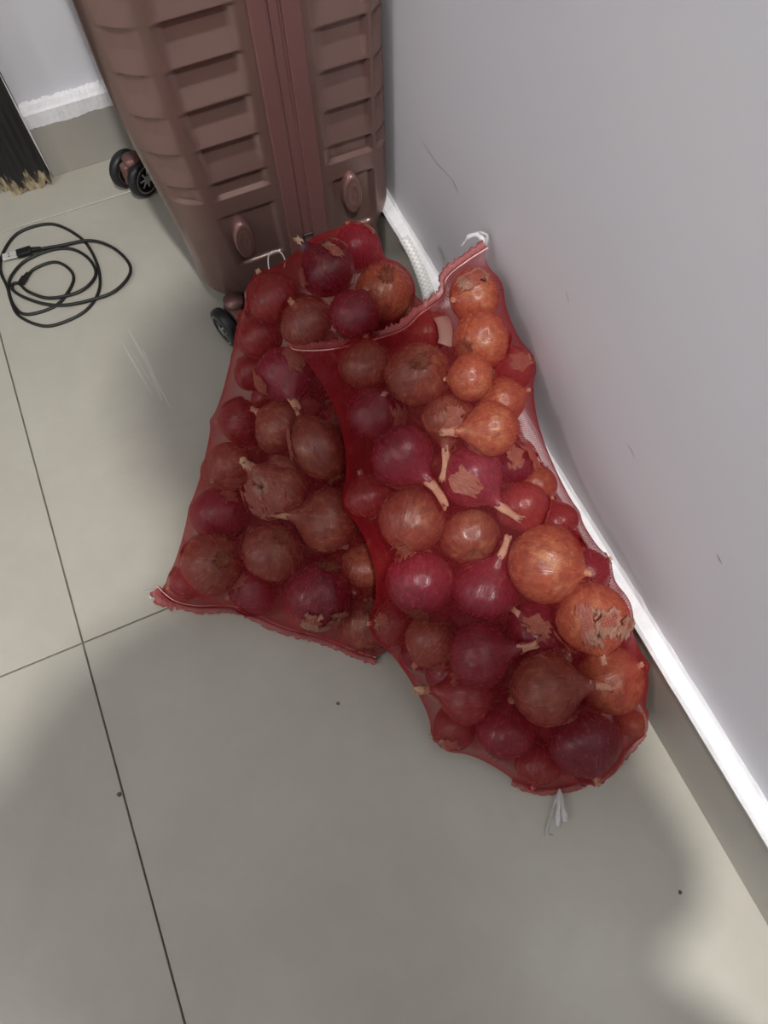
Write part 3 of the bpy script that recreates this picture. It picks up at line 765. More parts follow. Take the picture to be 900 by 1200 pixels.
(1, 0.5233, -0.1927, 0.0211, 0.0217, 'b', 0.14, -0.92, 0.36, 0.15, 0, ''),
(1, 0.5355, 0.061, 0.0442, 0.0257, 'p', -0.16, 0.58, -0.8, 0.15, 0, ''),
(1, 0.6123, -0.2633, 0.0211, 0.0217, 'r', 0.67, -0.74, -0.0, 0.15, 0, ''),
(0, 0.3541, -0.0918, 0.0211, 0.0218, 'r', 0.43, 0.89, 0.15, 0.15, 0, ''),
(1, 0.455, 0.0286, 0.0248, 0.0256, 'p', -0.08, -0.76, 0.65, 0.15, 0, ''),
(1, 0.5561, -0.0085, 0.0209, 0.0215, 'b', 0.48, -0.1, -0.87, 0.15, 0, ''),
(0, 0.3303, 0.0785, 0.0211, 0.0217, 'r', 0.12, -0.01, 0.99, 0.15, 0, ''),
(1, 0.5593, -0.1188, 0.0233, 0.024, 'r', 0.27, -0.9, -0.35, 0.15, 0, ''),
(1, 0.5423, 0.0112, 0.0563, 0.0253, 'b', -0.33, 0.92, 0.21, 0.15, 0, ''),
(0, 0.297, -0.0577, 0.0249, 0.0256, 'b', 0.67, -0.67, -0.3, 0.15, 0, ''),
(0, 0.3788, 0.2943, 0.0222, 0.0228, 'b', 0.43, -0.16, -0.89, 0.15, 0, ''),
(0, 0.3691, 0.2048, 0.022, 0.0227, 'b', -0.65, 0.54, 0.54, 0.15, 0, ''),
(0, 0.1933, 0.0488, 0.024, 0.0248, 'p', -0.27, 0.41, 0.87, 0.15, 0, ''),
(1, 0.4001, -0.0387, 0.0219, 0.0225, 'r', -0.74, 0.25, -0.62, 0.15, 0, ''),
(0, 0.5536, 0.2551, 0.0227, 0.0234, 'p', -0.82, 0.31, 0.49, 0.15, 0, ''),
(1, 0.4015, -0.2039, 0.0207, 0.0213, 'p', 0.78, 0.62, 0.09, 0.15, 0, ''),
(1, 0.4883, -0.2681, 0.0227, 0.0234, 'b', 0.87, -0.34, -0.36, 0.15, 0, ''),
(1, 0.511, 0.1558, 0.0266, 0.0274, 'r', -0.93, 0.16, 0.33, 0.15, 0, ''),
(0, 0.2776, 0.0234, 0.0274, 0.0282, 'r', -0.35, 0.75, 0.56, 0.15, 0, ''),
(1, 0.5621, 0.0331, 0.0223, 0.023, 'p', 0.54, 0.68, -0.5, 0.15, 0, ''),
(0, 0.3588, -0.05, 0.0225, 0.0232, 'r', -0.23, 0.61, 0.75, 0.15, 0, ''),
(1, 0.5925, 0.125, 0.0269, 0.0277, 'b', -0.45, 0.25, -0.86, 0.15, 0, ''),
(1, 0.5611, -0.2426, 0.0224, 0.0231, 'p', -0.84, 0.54, 0.02, 0.15, 0, ''),
(0, 0.2588, 0.1502, 0.0298, 0.0308, 'b', -0.11, 0.03, 0.99, 0.15, 0, ''),
(1, 0.6109, 0.0535, 0.0224, 0.0231, 'r', 0.53, -0.52, -0.67, 0.15, 0, ''),
(0, 0.5297, 0.2177, 0.0231, 0.0238, 'r', 0.07, 0.59, 0.8, 0.15, 0, ''),
(1, 0.5601, 0.1625, 0.0244, 0.0251, 'b', 0.25, 0.67, -0.7, 0.15, 0, ''),
(0, 0.3635, 0.1087, 0.025, 0.0258, 'r', 0.66, -0.73, 0.16, 0.15, 0, ''),
(0, 0.5011, 0.1967, 0.0447, 0.0214, 'b', 0.64, 0.49, -0.59, 0.15, 0, ''),
(0, 0.4544, 0.2534, 0.0243, 0.0251, 'r', -0.68, 0.69, 0.24, 0.15, 0, ''),
(1, 0.4804, -0.0823, 0.0248, 0.0256, 'b', 0.1, -0.29, -0.95, 0.15, 0, ''),
(1, 0.4087, -0.1174, 0.0238, 0.0245, 'b', 0.75, 0.08, -0.65, 0.15, 0, ''),
(1, 0.611, -0.044, 0.0223, 0.023, 'p', 0.64, 0.29, 0.71, 0.15, 0, ''),
(0, 0.4166, 0.2757, 0.0209, 0.0216, 'b', 0.45, -0.4, 0.8, 0.15, 0, ''),
(1, 0.4482, -0.2846, 0.0213, 0.022, 'r', -0.72, -0.68, -0.14, 0.15, 0, ''),
(1, 0.4976, 0.0684, 0.0218, 0.0225, 'p', -0.82, 0.36, 0.44, 0.15, 0, ''),
(0, 0.2509, 0.0998, 0.0229, 0.0236, 'b', 0.86, 0.34, -0.37, 0.15, 0, ''),
(1, 0.5407, -0.0451, 0.0205, 0.0211, 'r', 0.71, -0.63, -0.31, 0.15, 0, ''),
(0, 0.4088, 0.0865, 0.0244, 0.0251, 'p', 0.22, 0.96, -0.2, 0.15, 0, ''),
(0, 0.442, 0.117, 0.0216, 0.0222, 'r', 0.4, 0.45, -0.8, 0.15, 0, ''),
(0, 0.5709, 0.2079, 0.0206, 0.0212, 'p', -0.35, 0.94, -0.02, 0.15, 0, ''),
(1, 0.4542, 0.0753, 0.0239, 0.0246, 'p', 0.17, -0.98, 0.14, 0.15, 0, ''),
(1, 0.6002, 0.0475, 0.0686, 0.0294, 'b', -0.18, 0.8, -0.57, 0.15, 0, ''),
(0, 0.3551, 0.2497, 0.0215, 0.0221, 'r', 0.66, 0.73, -0.21, 0.15, 0, ''),
(1, 0.6124, -0.1769, 0.0209, 0.0216, 'r', 0.94, 0.32, 0.12, 0.15, 0, ''),
(1, 0.6117, -0.3119, 0.0217, 0.0223, 'p', -0.02, -0.48, -0.88, 0.15, 0, ''),
(1, 0.5384, -0.3197, 0.0219, 0.0226, 'p', -0.56, 0.35, 0.75, 0.15, 0, ''),
(0, 0.5029, 0.2568, 0.0254, 0.0262, 'p', -0.42, -0.19, 0.89, 0.15, 0, ''),
(1, 0.5765, -0.2863, 0.0228, 0.0235, 'b', 0.28, -0.24, -0.93, 0.15, 0, ''),
(1, 0.4423, -0.1969, 0.0218, 0.0224, 'b', 0.85, 0.0, 0.53, 0.15, 0, ''),
(0, 0.3959, 0.2397, 0.0216, 0.0223, 'p', 0.3, -0.94, 0.13, 0.15, 0, ''),
(1, 0.4739, -0.2262, 0.0222, 0.0229, 'r', 0.44, 0.89, 0.1, 0.15, 0, ''),
(1, 0.4515, -0.1142, 0.0206, 0.0212, 'p', 0.55, -0.25, -0.8, 0.15, 0, ''),
(1, 0.6105, -0.0862, 0.0228, 0.0235, 'b', -0.93, -0.36, 0.0, 0.15, 0, ''),
(0, 0.4107, 0.2013, 0.0211, 0.0217, 'b', 0.52, 0.28, 0.81, 0.15, 0, ''),
(1, 0.5063, -0.051, 0.036, 0.021, 'p', 0.87, -0.34, 0.36, 0.15, 0, ''),
(1, 0.5398, 0.1107, 0.0297, 0.0306, 'b', 0.3, -0.57, -0.77, 0.15, 0, ''),
(1, 0.4655, -0.0301, 0.0277, 0.0285, 'p', 0.21, 0.94, 0.28, 0.15, 0, ''),
(1, 0.5097, -0.3499, 0.0208, 0.0214, 'p', -0.54, -0.68, 0.49, 0.15, 0, ''),
(1, 0.5144, 0.0307, 0.0206, 0.0212, 'r', -0.78, -0.31, 0.55, 0.15, 0, ''),
(0, 0.4028, 0.1293, 0.0206, 0.0212, 'p', -0.28, 0.49, -0.83, 0.15, 0, ''),
(0, 0.4493, 0.2107, 0.0215, 0.0212, 'b', -0.04, -0.07, 1.0, 0.15, 0, ''),
(1, 0.6125, 0.0881, 0.043, 0.0215, 'b', -0.12, 0.69, -0.71, 0.15, 0, ''),
(1, 0.5262, -0.088, 0.022, 0.0227, 'r', -0.48, -0.37, 0.79, 0.15, 0, ''),
(1, 0.5625, -0.2007, 0.0207, 0.0213, 'b', 0.16, -0.67, 0.73, 0.15, 0, ''),
(1, 0.5767, -0.1662, 0.0396, 0.0237, 'b', -0.66, 0.74, 0.11, 0.15, 0, ''),
(1, 0.5137, -0.0119, 0.0237, 0.0244, 'b', -1.0, -0.0, -0.04, 0.15, 0, ''),
(0, 0.3811, -0.0005, 0.0213, 0.0219, 'b', -0.47, -0.85, -0.22, 0.15, 0, ''),
(1, 0.5699, -0.3945, 0.0206, 0.0213, 'b', 0.61, -0.79, 0.01, 0.15, 0, ''),
(1, 0.4907, -0.3122, 0.0225, 0.0232, 'r', 0.67, -0.72, 0.17, 0.15, 0, ''),
(0, 0.4065, 0.0376, 0.0259, 0.0267, 'b', 0.25, -0.92, 0.29, 0.15, 0, ''),
(0, 0.3399, 0.0386, 0.021, 0.0216, 'p', 0.93, 0.27, -0.27, 0.15, 0, ''),
(0, 0.306, 0.1601, 0.0205, 0.0212, 'b', -0.79, -0.61, -0.12, 0.15, 0, ''),
(1, 0.5732, 0.0744, 0.0216, 0.0223, 'r', -0.82, -0.33, 0.46, 0.15, 0, ''),
(0, 0.4746, 0.1812, 0.0205, 0.0212, 'r', 0.67, -0.33, 0.67, 0.15, 0, ''),
(1, 0.6111, 0.1684, 0.0222, 0.0229, 'p', -0.98, 0.2, -0.01, 0.15, 0, ''),
(1, 0.4249, -0.0048, 0.0218, 0.0225, 'b', 0.97, -0.06, 0.25, 0.15, 0, ''),
(0, 0.2309, 0.0261, 0.021, 0.0216, 'p', -0.52, 0.68, 0.52, 0.15, 0, ''),
]
PROF = [(-.80, .0), (-.815, .07), (-.835, .13), (-.83, .20), (-.79, .34), (-.70, .52), (-.56, .70), (-.38, .855), (-.17, .96), (.05, 1.0), (.27, .965), (.46, .87), (.62, .74), (.75, .60), (.86, .46), (.95, .355), (1.04, .27), (1.14, .205), (1.25, .165), (1.36, .145)]
PROF_ROUND = PROF[:13] + [(.745, .59), (.83, .445), (.895, .32), (.94, .225), (.98, .155), (1.02, .115)]
def bulb_mesh(kind, seed, PROF):
    r_ = random.Random(seed); seg = 32
    el = r_.uniform(0.92, 1.12); sq = r_.uniform(0.95, 1.0); ph = r_.uniform(0, 6.28); bx, by = r_.uniform(-.06, .06), r_.uniform(-.06, .06)
    V = []; F = []; UV = []
    for j, (z, rr_) in enumerate(PROF):
        for i in range(seg):
            a = 2 * PI * i / seg
            lob = 1 + 0.012 * math.sin(5 * a + ph) + 0.008 * math.sin(9 * a + 2 * ph) + 0.006 * math.sin(3 * a + 5 * z)
            k = max(0, z) ** 2
            V.append((rr_ * lob * math.cos(a) + bx * k, rr_ * lob * sq * math.sin(a) + by * k, z * el))
    n = len(PROF)
    for j in range(n - 1):
        for i in range(seg):
            F.append((j * seg + i, j * seg + (i + 1) % seg, (j + 1) * seg + (i + 1) % seg, (j + 1) * seg + i))
            u0, u1, v0, v1 = i / seg, (i + 1) / seg, j / n, (j + 1) / n
            UV += [u0, v0, u1, v0, u1, v1, u0, v1]
    F.append(tuple((n - 1) * seg + i for i in range(seg))); UV += [0.5, 1.0] * seg
    me = bpy.data.meshes.new('bulb'); me.from_pydata(V, [], F)
    me.polygons.foreach_set('use_smooth', [True] * len(F))
    l = me.uv_layers.new(name='uv'); l.data.foreach_set('uv', UV)
    me.materials.append(ON[kind]); me.update()
    return me, el, bx, by
BULBS = {k: [bulb_mesh(k, 100 * i + ord(k), PROF_ROUND) for i in range(4)] + [bulb_mesh(k, 100 * i + ord(k), PROF) for i in range(3)] for k in 'pbord'}
def neck_mesh(length, seed):
    """dry twisted neck, in bulb units, from z=1.0 up, frayed end"""
    r_ = random.Random(seed); seg = 12; V = []; F = []
    bend = Vector((r_.uniform(-.3, .3), r_.uniform(-.3, .3), 0)) * min(1, length)
    lv = [0, .15, .32, .5, .68, .85, 1.0]
    for j, s in enumerate(lv):
        z = 1.22 + s * length
        R = .178 - .05 * min(1, s * 2.2) + .012 * math.sin(9 * s + seed)
        c = bend * s * s * length
        for i in range(seg):
            a = 2 * PI * i / seg + .5 * s
            q = R * (1 + .16 * math.sin(4 * a + seed) + r_.uniform(-.06, .06))
            fr = r_.uniform(-.10, .04) * min(1, length * 2) if j == len(lv) - 1 else 0
            V.append((c.x + q * math.cos(a), c.y + q * .8 * math.sin(a), z + fr))
    n = len(lv)
    for j in range(n - 1):
        for i in range(seg): F.append((j * seg + i, j * seg + (i + 1) % seg, (j + 1) * seg + (i + 1) % seg, (j + 1) * seg + i))
    # inner wall of the hollow end
    for i in range(seg):
        v = V[(n - 1) * seg + i]; V.append((bend.x * length + (v[0] - bend.x * length) * .55, bend.y * length + (v[1] - bend.y * length) * .55, v[2] - .12))
    for i in range(seg): F.append(((n - 1) * seg + i, (n - 1) * seg + (i + 1) % seg, n * seg + (i + 1) % seg, n * seg + i))
    F.append(tuple(n * seg + i for i in range(seg)))
    me = bpy.data.meshes.new('neck'); me.from_pydata(V, [], F); me.polygons.foreach_set('use_smooth', [True] * len(F)); me.materials.append(M['neck']); return me
def roots_mesh(seed):
    r_ = random.Random(seed); V = []; F = []
    for k in range(44):
        a = r_.uniform(0, 2 * PI); rr_ = .24 * math.sqrt(r_.random()); L = r_.uniform(.08, .26); sp = r_.uniform(.5, 3.0)
        b = Vector((rr_ * math.cos(a), rr_ * math.sin(a), -.82)); tip = b + Vector((math.cos(a + r_.uniform(-.8, .8)) * sp, math.sin(a) * sp, -1)).normalized() * L
        mid = (b + tip) / 2 + Vector((r_.uniform(-.03, .03), r_.uniform(-.03, .03), 0))
        vv, ff = tube_data([b, mid, tip], [.02, .016, .006], 4)
        o_ = len(V); V += vv; F += [tuple(i + o_ for i in f) for f in ff]
    me = bpy.data.meshes.new('roots'); me.from_pydata(V, [], F); me.materials.append(M['roots']); return me
def pad_mesh():
    V = []; F = []; n = 20; r_ = random.Random(2)
    for s, z in ((1.0, -.80), (.8, -.865), (.4, -.85), (.0, -.83)):
        for i in range(n):
            a = 2 * PI * i / n; q = .25 * s * (1 + r_.uniform(-.22, .22)); V.append((q * math.cos(a), q * math.sin(a), z + r_.uniform(-.012, .012)))
    for j in range(3):
        for i in range(n): F.append((j * n + (i + 1) % n, j * n + i, (j + 1) * n + i, (j + 1) * n + (i + 1) % n))
    me = bpy.data.meshes.new('root_plate'); me.from_pydata(V, [], F); me.materials.append(M['rootpad']); return me
def peel_mesh(seed):
    """torn curved flake of skin lifting off the upper bulb"""
    r_ = random.Random(seed); nu, nv = 12, 9; V = []; F = []
    a0 = r_.uniform(0, 6.28); wd = r_.uniform(.18, .42); z0, z1 = r_.uniform(-.1, .45), r_.uniform(.7, 1.0)
    ea = [r_.uniform(.55, 1.1) for _ in range(nv)]; eb = [r_.uniform(.55, 1.1) for _ in range(nv)]
    lo = [r_.uniform(-.10, .10) for _ in range(nu)]; hi = [r_.uniform(-.08, .08) for _ in range(nu)]
    for j in range(nv):
        t_ = j / (nv - 1)
        for i in range(nu):
            u = i / (nu - 1) * 2 - 1
            z = z0 + (z1 - z0) * t_ + lo[i] * (1 - t_) + hi[i] * t_
            R = math.sqrt(max(.05, 1 - (z / 1.12) ** 2)) + .012 + .11 * max(0, abs(u) - .5) ** 2 * (1 + math.sin(3 * t_ + seed)) + .05 * (1 - t_) ** 4
            a = a0 + u * wd * (ea[j] if u < 0 else eb[j]) / max(.5, R)
            V.append((R * math.cos(a), R * math.sin(a), z))
    for j in range(nv - 1):
        for i in range(nu - 1): F.append((j * nu + i, j * nu + i + 1, (j + 1) * nu + i + 1, (j + 1) * nu + i))
    me = bpy.data.meshes.new('loose_peel'); me.from_pydata(V, [], F); me.polygons.foreach_set('use_smooth', [True] * len(F)); me.materials.append(M['peel']); return me
ROOTS = [roots_mesh(i) for i in range(4)]; PAD = pad_mesh(); PEELS = [peel_mesh(i) for i in range(12)]; NECKS = {}
BAGN = ('left', 'right')
COLL = {0: [], 1: []}
for q, (bag, x, y, z, rad, kind, ax, ay, az, nl, pl, lab) in enumerate(ONIONS):
    r_ = random.Random(q * 17 + 3)
    e = empty('onion', (x, y, z))
    tag(e, lab or 'onion buried beneath the others inside the %s net bag' % BAGN[bag], 'onion', 'onions in the %s net bag' % BAGN[bag])
    axis = Vector((ax, ay, az)).normalized()
    qt = axis.to_track_quat('Z', 'Y')
    e.rotation_mode = 'QUATERNION'; e.rotation_quaternion = qt @ Matrix.Rotation(r_.uniform(0, 6.28), 3, 'Z').to_quaternion()
    s = rad * 1.06
    e.scale = (s, s, s)
    if 'long oval' in lab: e.scale = (s * .82, s * .82, s * 1.18)
    tear = nl >= .5
    me, el, bx, by = BULBS[kind][r_.randrange(4)] if not tear else BULBS[kind][4 + r_.randrange(3)]
    inst('bulb', me, e)
    COLL[bag].append((x, y, z, rad * 1.07))
    if lab:
        key = round(nl, 1)
        if key not in NECKS: NECKS[key] = [neck_mesh(max(.16, nl * .75), int(key * 10) * 3 + i) for i in range(3)]
        nm = inst('neck', NECKS[key][r_.randrange(3)], e); nm.location = (bx * 1.6, by * 1.6, (el - 1) * 1.25) if tear else (bx, by, -.25 + (el - 1) * .98)
        if not tear: nm.scale = (.75, .75, 1)
        inst('root_plate', PAD, e).scale = (1, 1, el)
        inst('roots', ROOTS[r_.randrange(4)], e).scale = (1, 1, el)
        for k in range((1, 3, 6)[pl]):
            p_ = inst('loose_peel', PEELS[r_.randrange(12)], e); p_.rotation_euler = (0, 0, k * 1.9 + r_.uniform(0, 1))
        for k in ((1.12, 1.25, 1.3 + nl * .25, 1.3 + nl * .55, 1.3 + nl * .85) if tear else (1.0, 1.1 + nl * .4)):
            c_ = Vector((x, y, z)) + axis * k * rad
            COLL[bag].append((c_.x, c_.y, c_.z, rad * .21))

# ---------------------------------------------------------------- net bags
SEAMS = {
 0: ([(0.1171, 0.0294, 0.010), (0.132, 0.0011, 0.008), (0.1566, -0.018, 0.006), (0.2092, -0.0442, 0.006), (0.2532, -0.0928, 0.006), (0.2996, -0.1315, 0.006), (0.334, -0.1671, 0.006), (0.3535, -0.1845, 0.006)],
     [(0.4255, 0.3091, 0.205), (0.4854, 0.3481, 0.20), (0.545, 0.365, 0.185), (0.582, 0.345, 0.165)]),
 1: ([(0.4444, -0.3892, 0.006), (0.4771, -0.4154, 0.006), (0.5303, -0.426, 0.006), (0.5753, -0.4201, 0.008), (0.6162, -0.4047, 0.02)],
     [(0.4002, 0.1786, 0.225), (0.3987, 0.1606, 0.23), (0.4364, 0.1363, 0.238), (0.4823, 0.1232, 0.245), (0.5252, 0.1175, 0.25), (0.5545, 0.1267, 0.255), (0.5863, 0.1316, 0.265), (0.5934, 0.1391, 0.285), (0.6191, 0.1407, 0.3), (0.6436, 0.1365, 0.315)]),
}
def simulate(bag):
    sph = np.array(COLL[bag]); C, Rr = sph[:, :3], sph[:, 3]
    s0, s1 = SEAMS[bag]
    cen = C.mean(0)
    V = None
    for K, NV, iters, infl in ((16, 22, 160, .012), (32, 44, 110, .006), (64, 88, 80, .002), (110, 150, 45, .0014)):
        A = np.array(resample(s0, K + 1)); B = np.array(resample(s1, K + 1))
        ring = np.concatenate([np.arange(K + 1), np.arange(K - 1, 0, -1)])       # over the top, back underneath
        top = np.concatenate([np.ones(K + 1), -np.ones(K - 1)])
        n = len(ring)
        if V is None:
            tt = np.linspace(0, 1, NV + 1)[:, None, None]
            V = A[ring][None] * (1 - tt) + B[ring][None] * tt
            s = ring / K
            bul = np.sqrt(np.maximum(0, 1 - (2 * s - 1) ** 2)) * top
            prof = np.sin(PI * np.linspace(0, 1, NV + 1)).clip(0, 1) ** .25
            V[:, :, 2] += .30 * prof[:, None] * bul[None]
            side = (2 * s - 1)
            lat = (B[-1] - B[0] + A[-1] - A[0]); lat[2] = 0; lat /= np.linalg.norm(lat)
            V += (.22 * prof[:, None] * side[None])[..., None] * lat
        else:
            oj = np.linspace(0, V.shape[0] - 1, NV + 1); j0 = np.minimum(oj.astype(int), V.shape[0] - 2); fj = (oj - j0)[:, None, None]
            V = V[j0] * (1 - fj) + V[j0 + 1] * fj
            oi = np.arange(n) * V.shape[1] / n; i0 = oi.astype(int); fi = (oi - i0)[None, :, None]
            V = V[:, i0] * (1 - fi) + V[:, (i0 + 1) % V.shape[1]] * fi
        V[0] = A[ring]; V[-1] = B[ring]
        for it in range(iters):
            W = (np.roll(V, 1, 1) + np.roll(V, -1, 1))[1:-1] + V[:-2] + V[2:]
            V[1:-1] += .8 * (W / 4 - V[1:-1])
            X = V[1:-1].reshape(-1, 3)
            if it % 8 == 0:
                cand = []
                for c, r_ in zip(C, Rr):
                    m = np.nonzero((np.abs(X - c) < r_ + infl + .02).all(1))[0]
                    if len(m): cand.append((c, r_ + infl, m))
            for c, r_, m in cand:
                d = X[m] - c
                L2 = (d * d).sum(1)
                k = L2 < r_ * r_
                if k.any():
                    d = d[k] * (r_ / (np.sqrt(L2[k]) + 1e-9))[:, None]
                    X[m[k]] = c + d
            X[:, 2] = np.maximum(X[:, 2], .0015)
            X[:, 0] = np.minimum(X[:, 0], np.where(X[:, 2] < HS + .01, XS - .0015, XW - .0015))
            X[:, 1] = np.minimum(X[:, 1], np.where(X[:, 2] > .05, sy0 - .016, 1))
            V[1:-1] = X.reshape(V[1:-1].shape)
    return V
def hem_strip(name, pts, out_dir, width, parent, org, seed, n=90):
    r_ = random.Random(seed); P = resample(pts, n); V = []; F = []; UV = []
    s_ = 0
    for i, p in enumerate(P):
        if i: s_ += (p - P[i - 1]).length
        tt = (P[min(i + 1, n - 1)] - P[max(i - 1, 0)]).normalized()
        od = (out_dir - tt * out_dir.dot(tt)).normalized(); up = tt.cross(od)
        w_ = width * (.85 + r_.uniform(-.22, .22))
        lift = .0007 * math.sin(i * .37 + 1) + r_.uniform(-.0004, .0004)
        for k, (d, h) in enumerate(((-.003, .0012), (w_ * .5, .002 + lift), (w_, .0005 + lift * 1.5), (w_ * .5, -.001 + lift))):
            v = p + od * d + up * h - org; V.append(v)
    for i in range(n - 1):
        for k in range(4):
            k2 = (k + 1) % 4
            F.append((i * 4 + k, i * 4 + k2, (i + 1) * 4 + k2, (i + 1) * 4 + k))
    o = mesh_obj(name, V, F, M['hem'], parent)
    l = o.data.uv_layers.new(name='uv')
    for lp in o.data.loops:
        v = V[lp.vertex_index]; l.data[lp.index].uv = (v[0] + v[1] * .3, v[2] + v[1])
    return o
BAGLAB = ('red mesh net bag full of onions on the left, leaning on the suitcase', 'red mesh net bag full of onions on the right, leaning on the wall')
for bag in (0, 1):
    V = simulate(bag)
    nv, nu = V.shape[:2]
    base = Vector((float(V[:, :, 0].mean()), float(V[:, :, 1].mean()), 0))
    e = tag(empty('onion_bag', base), BAGLAB[bag], 'net bag', 'red net bags of onions')
    verts = V.reshape(-1, 3) - np.array(base)
    faces = []; UV = []
    du = np.linalg.norm(np.roll(V, -1, 1) - V, axis=2).mean(); dv = np.linalg.norm(V[1:] - V[:-1], axis=2).mean()
    for j in range(nv - 1):
        for i in range(nu):
            i2 = (i + 1) % nu
            faces.append((j * nu + i, j * nu + i2, (j + 1) * nu + i2, (j + 1) * nu + i))
            UV += [i * du, j * dv, (i + 1) * du, j * dv, (i + 1) * du, (j + 1) * dv, i * du, (j + 1) * dv]
    o = mesh_obj('net', verts.tolist(), faces, M['net'], e)
    l = o.data.uv_layers.new(name='uv'); l.data.foreach_set('uv', UV)
    o['label'] = 'taut red translucent netting'
    s0, s1 = SEAMS[bag]
    if bag == 0:
        hem_strip('bottom_hem', s0, Vector((-.45, -.9, 0)), .009, e, base, 1)
        tube('seam_thread', [Vector(p) + Vector((.0, .002, .0035)) - base for p in s0], 0.0009, M['pink_thread'], e, 6, 80)
        # corner ear of the hem
        hem_strip('corner_ear', [(0.1171, 0.0294, 0.010), (0.121, .012, .010), (0.134, -.0005, .009)], Vector((-1, .1, 0)), .014, e, base, 5, 12)
        # loose thread loop at the top left corner
        tube('thread_loop', [Vector(p) - base for p in ((.4275, .298, .213), (.418, .293, .216), (.4165, .303, .224), (.424, .317, .232), (.437, .316, .232), (.4405, .306, .226), (.436, .298, .220))], .0009, M['white_thread'], e, 6, 50)
        tube('thread_knot', [Vector(p) - base for p in ((.418, .293, .214), (.4215, .290, .214), (.426, .296, .214))], [.001, .002, .003, .0034, .003, .002, .0024, .003, .0025, .001], M['white_thread'], e, 7, 10)
    else:
        hem_strip('top_hem', s1, Vector((0, .6, .6)), .010, e, base, 2, 120)
        hem_strip('bottom_hem', s0, Vector((.15, -1, 0)), .007, e, base, 3, 70)
        tube('seam_thread', [Vector(p) + Vector((0, -.004, .002)) - base for p in s1], 0.0010, M['pink_thread'], e, 6, 120)
# white woven strap between the left bag and the wall
def ribbon(name, pts, width, wdir, mat, thick=.0007, n=40, parent=None, taper=None):
    P = resample(pts, n); V = []; F = []; UV = []
    wd = Vector(wdir).normalized()
    for i, p in enumerate(P):
        tt = (P[min(i + 1, n - 1)] - P[max(i - 1, 0)]).normalized(); s = (wd - tt * wd.dot(tt)).normalized(); nn = tt.cross(s)
        w_ = width * (taper(i / (n - 1)) if taper else 1)
        for a, b in ((-.5, 1), (0, 1.0), (.5, 1), (.5, -1), (0, -1), (-.5, -1)):
            V.append(p + s * a * w_ + nn * b * thick)
    for i in range(n - 1):
        for k in range(6):
            k2 = (k + 1) % 6; F.append((i * 6 + k, i * 6 + k2, (i + 1) * 6 + k2, (i + 1) * 6 + k))
    F.append(tuple(range(6))[::-1]); F.append(tuple((n - 1) * 6 + k for k in range(6)))
    o = mesh_obj(name, V, F, mat, parent)
    l = o.data.uv_layers.new(name='uv')
    for lp in o.data.loops:
        i = lp.vertex_index
        l.data[lp.index].uv = ((i % 6) / 6 * .15, (i // 6) / n)
    return o
st = tag(empty('woven_strap', (.6, .2, .12)), 'white woven plastic strap sticking up between left bag and wall', 'strap')
SP = Vector((.6, .2, .12))
ribbon('strap_band', [Vector(p) - SP for p in ((.612, .165, .10), (.604, .185, .15), (.602, .212, .195), (.599, .240, .222), (.594, .262, .238))], .013, (1, -.5, 0), M['strap'], parent=st)
ribbon('strap_band', [Vector(p) - SP for p in ((.622, .160, .10), (.616, .178, .14), (.610, .205, .18), (.604, .232, .21))], .011, (1, -.3, .3), M['strap'], parent=st)
# clear tie ends
def film_tie(name, strips, lab):
    e = tag(empty(name, strips[0][0]), lab, 'plastic tie', 'clear plastic ties')
    b0 = Vector(strips[0][0])
    for k, s in enumerate(strips): ribbon('tie_end', [Vector(p) - b0 for p in s], .007, (1, .4, .6 * (-1) ** k), M['film'], .0003, 18, e, lambda t_: .6 + .5 * math.sin(6 * t_) ** 2)
film_tie('plastic_tie', [[(.492, -.420, .006), (.482, -.437, .008), (.474, -.450, .003), (.470, -.458, .002)], [(.492, -.421, .006), (.474, -.438, .006), (.462, -.450, .004), (.455, -.460, .002), (.461, -.463, .002)], [(.492, -.421, .006), (.484, -.444, .01), (.481, -.456, .004)]], 'crumpled clear plastic tie at the bottom end of the right bag')
film_tie('plastic_tie', [[(.118, .024, .006), (.110, .024, .004), (.101, .0235, .002)], [(.116, .025, .005), (.108, .032, .005), (.097, .036, .002)]], 'small clear plastic tie by the lower left corner of the left bag')
film_tie('plastic_tie', [[(.643, .139, .316), (.641, .150, .322), (.628, .153, .322), (.616, .147, .318)], [(.644, .138, .316), (.647, .143, .325), (.640, .150, .328)]], 'clear plastic tie at the top corner of the right bag on the wall')
ps = ribbon('paper_scrap', [(.571, .106, .262), (.569, .090, .266), (.562, .070, .268), (.556, .062, .266)], .017, (1, -.2, 0), M['paper'], .0003, 14)
tag(ps, 'small pale paper scrap inside the top of the right net bag', 'paper')

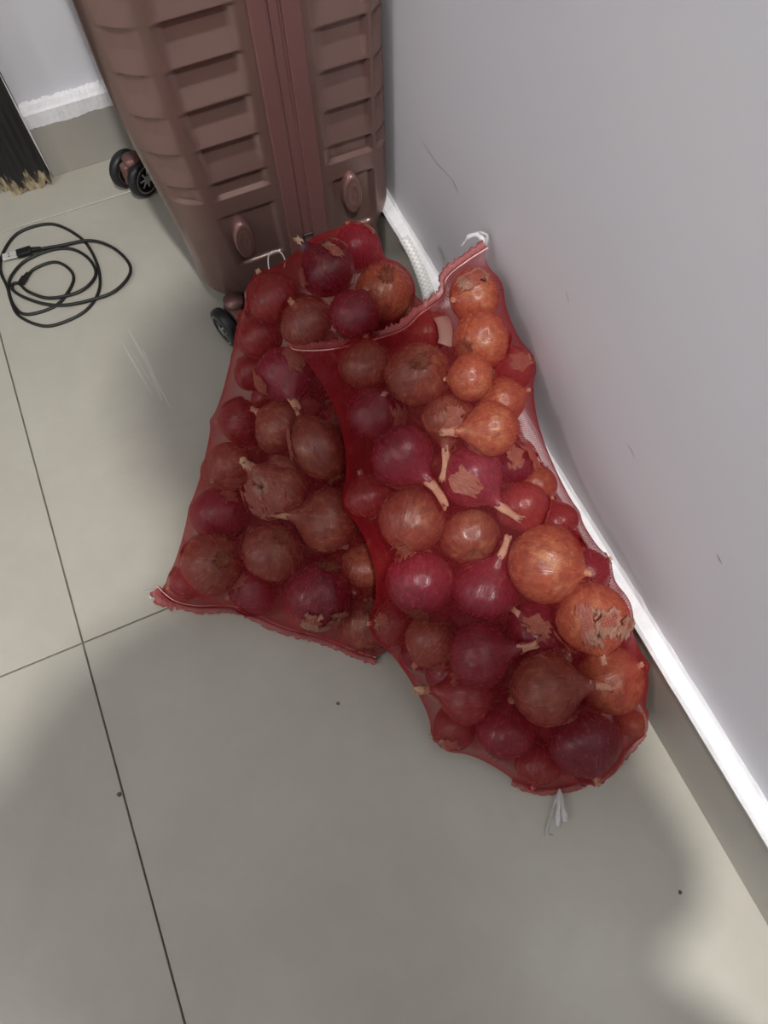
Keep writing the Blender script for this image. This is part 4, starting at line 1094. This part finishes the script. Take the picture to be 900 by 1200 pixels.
# ---------------------------------------------------------------- the photographer, just behind the camera (shadow on the floor)
def skin_body(name, joints, edges, mat, parent):
    me = bpy.data.meshes.new(name)
    me.from_pydata([j[:3] for j in joints], edges, [])
    o = bpy.data.objects.new(name, me); COL.objects.link(o); o.parent = parent
    md = o.modifiers.new('skin', 'SKIN'); md.use_smooth_shade = True
    sv = me.skin_vertices[0].data
    for i, j in enumerate(joints):
        sv[i].radius = (j[3], j[4] if len(j) > 4 else j[3]); sv[i].use_root = (i == 0)
    o.modifiers.new('subdivision', 'SUBSURF').levels = 2
    me.materials.append(mat)
    return o
PX, PY = 0.20, -0.95
per = tag(empty('person', (PX, PY, 0)), 'person in a grey shirt bending forward and holding up a phone', 'person')
J = [(.05, 0, .84, .245, .14), (.05, .07, 1.02, .22, .12), (.02, .18, 1.18, .19, .11), (.03, .30, 1.32, .13, .085), (.07, .37, 1.37, .055), (.10, .41, 1.40, .06), (.12, .45, 1.43, .088, .095), (.13, .49, 1.49, .075, .085),
     (.20, .27, 1.30, .062), (.243, .18, 1.00, .054), (.215, .38, .96, .038), (.165, .475, .955, .028),
     (-.20, .27, 1.30, .062), (-.31, .20, 1.08, .056), (-.09, .40, .99, .038), (.005, .475, .975, .028),
     (.20, .02, .68, .15), (.16, .02, .44, .09), (.10, -.02, .09, .040), (.11, .10, .035, .034), (.115, .16, .03, .028),
     (-.09, -.02, .78, .085), (-.10, .02, .44, .056), (-.10, -.02, .09, .040), (-.11, .10, .035, .034), (-.115, .16, .03, .028)]
E = [(0, 1), (1, 2), (2, 3), (3, 4), (4, 5), (5, 6), (6, 7), (3, 8), (8, 9), (9, 10), (10, 11), (3, 12), (12, 13), (13, 14), (14, 15), (0, 16), (16, 17), (17, 18), (18, 19), (19, 20), (0, 21), (21, 22), (22, 23), (23, 24), (24, 25)]
for s in (1, -1):   # five fingers on each hand
    h = 11 if s == 1 else 15
    for k, (dx, dy, dz, L) in enumerate(((.0, .016, .012, .9), (.0, .014, .002, 1.0), (.0, .012, -.008, .95), (.0, .010, -.016, .8), (-.012, -.02, .016, .7))):
        i0 = len(J); hx, hy, hz = J[h][:3]
        J.append((hx - s * .012 + s * dx, hy + dy, hz + dz, .010)); J.append((hx - s * (.012 + .028 * L) + s * dx, hy + dy * 1.4, hz + dz, .0085)); J.append((hx - s * (.012 + .048 * L) + s * dx, hy + dy * 1.2 - .008, hz + dz, .007))
        E += [(h, i0), (i0, i0 + 1), (i0 + 1, i0 + 2)]
skin_body('body', J, E, M['shirt'], per)
hb = bmesh.new(); bmesh.ops.create_uvsphere(hb, u_segments=24, v_segments=16, radius=1)
for v in hb.verts: v.co = Vector((v.co.x * .094 + .125, v.co.y * .108 + .455, max(v.co.z, -.25 - .5 * (v.co.y < 0)) * .105 + 1.475))
bm_obj('hair', hb, M['hair'], per, True)
ph = box('phone', (-.038, -.075, -.0045), (.038, .075, .0045), M['phone'], None, .004, 3)
ph.matrix_world = Matrix.Translation(CAM_P) @ CAM_M.to_4x4() @ Matrix.Translation((0.022, -.055, .02))
tag(ph, 'dark phone held in both hands by the person', 'phone')
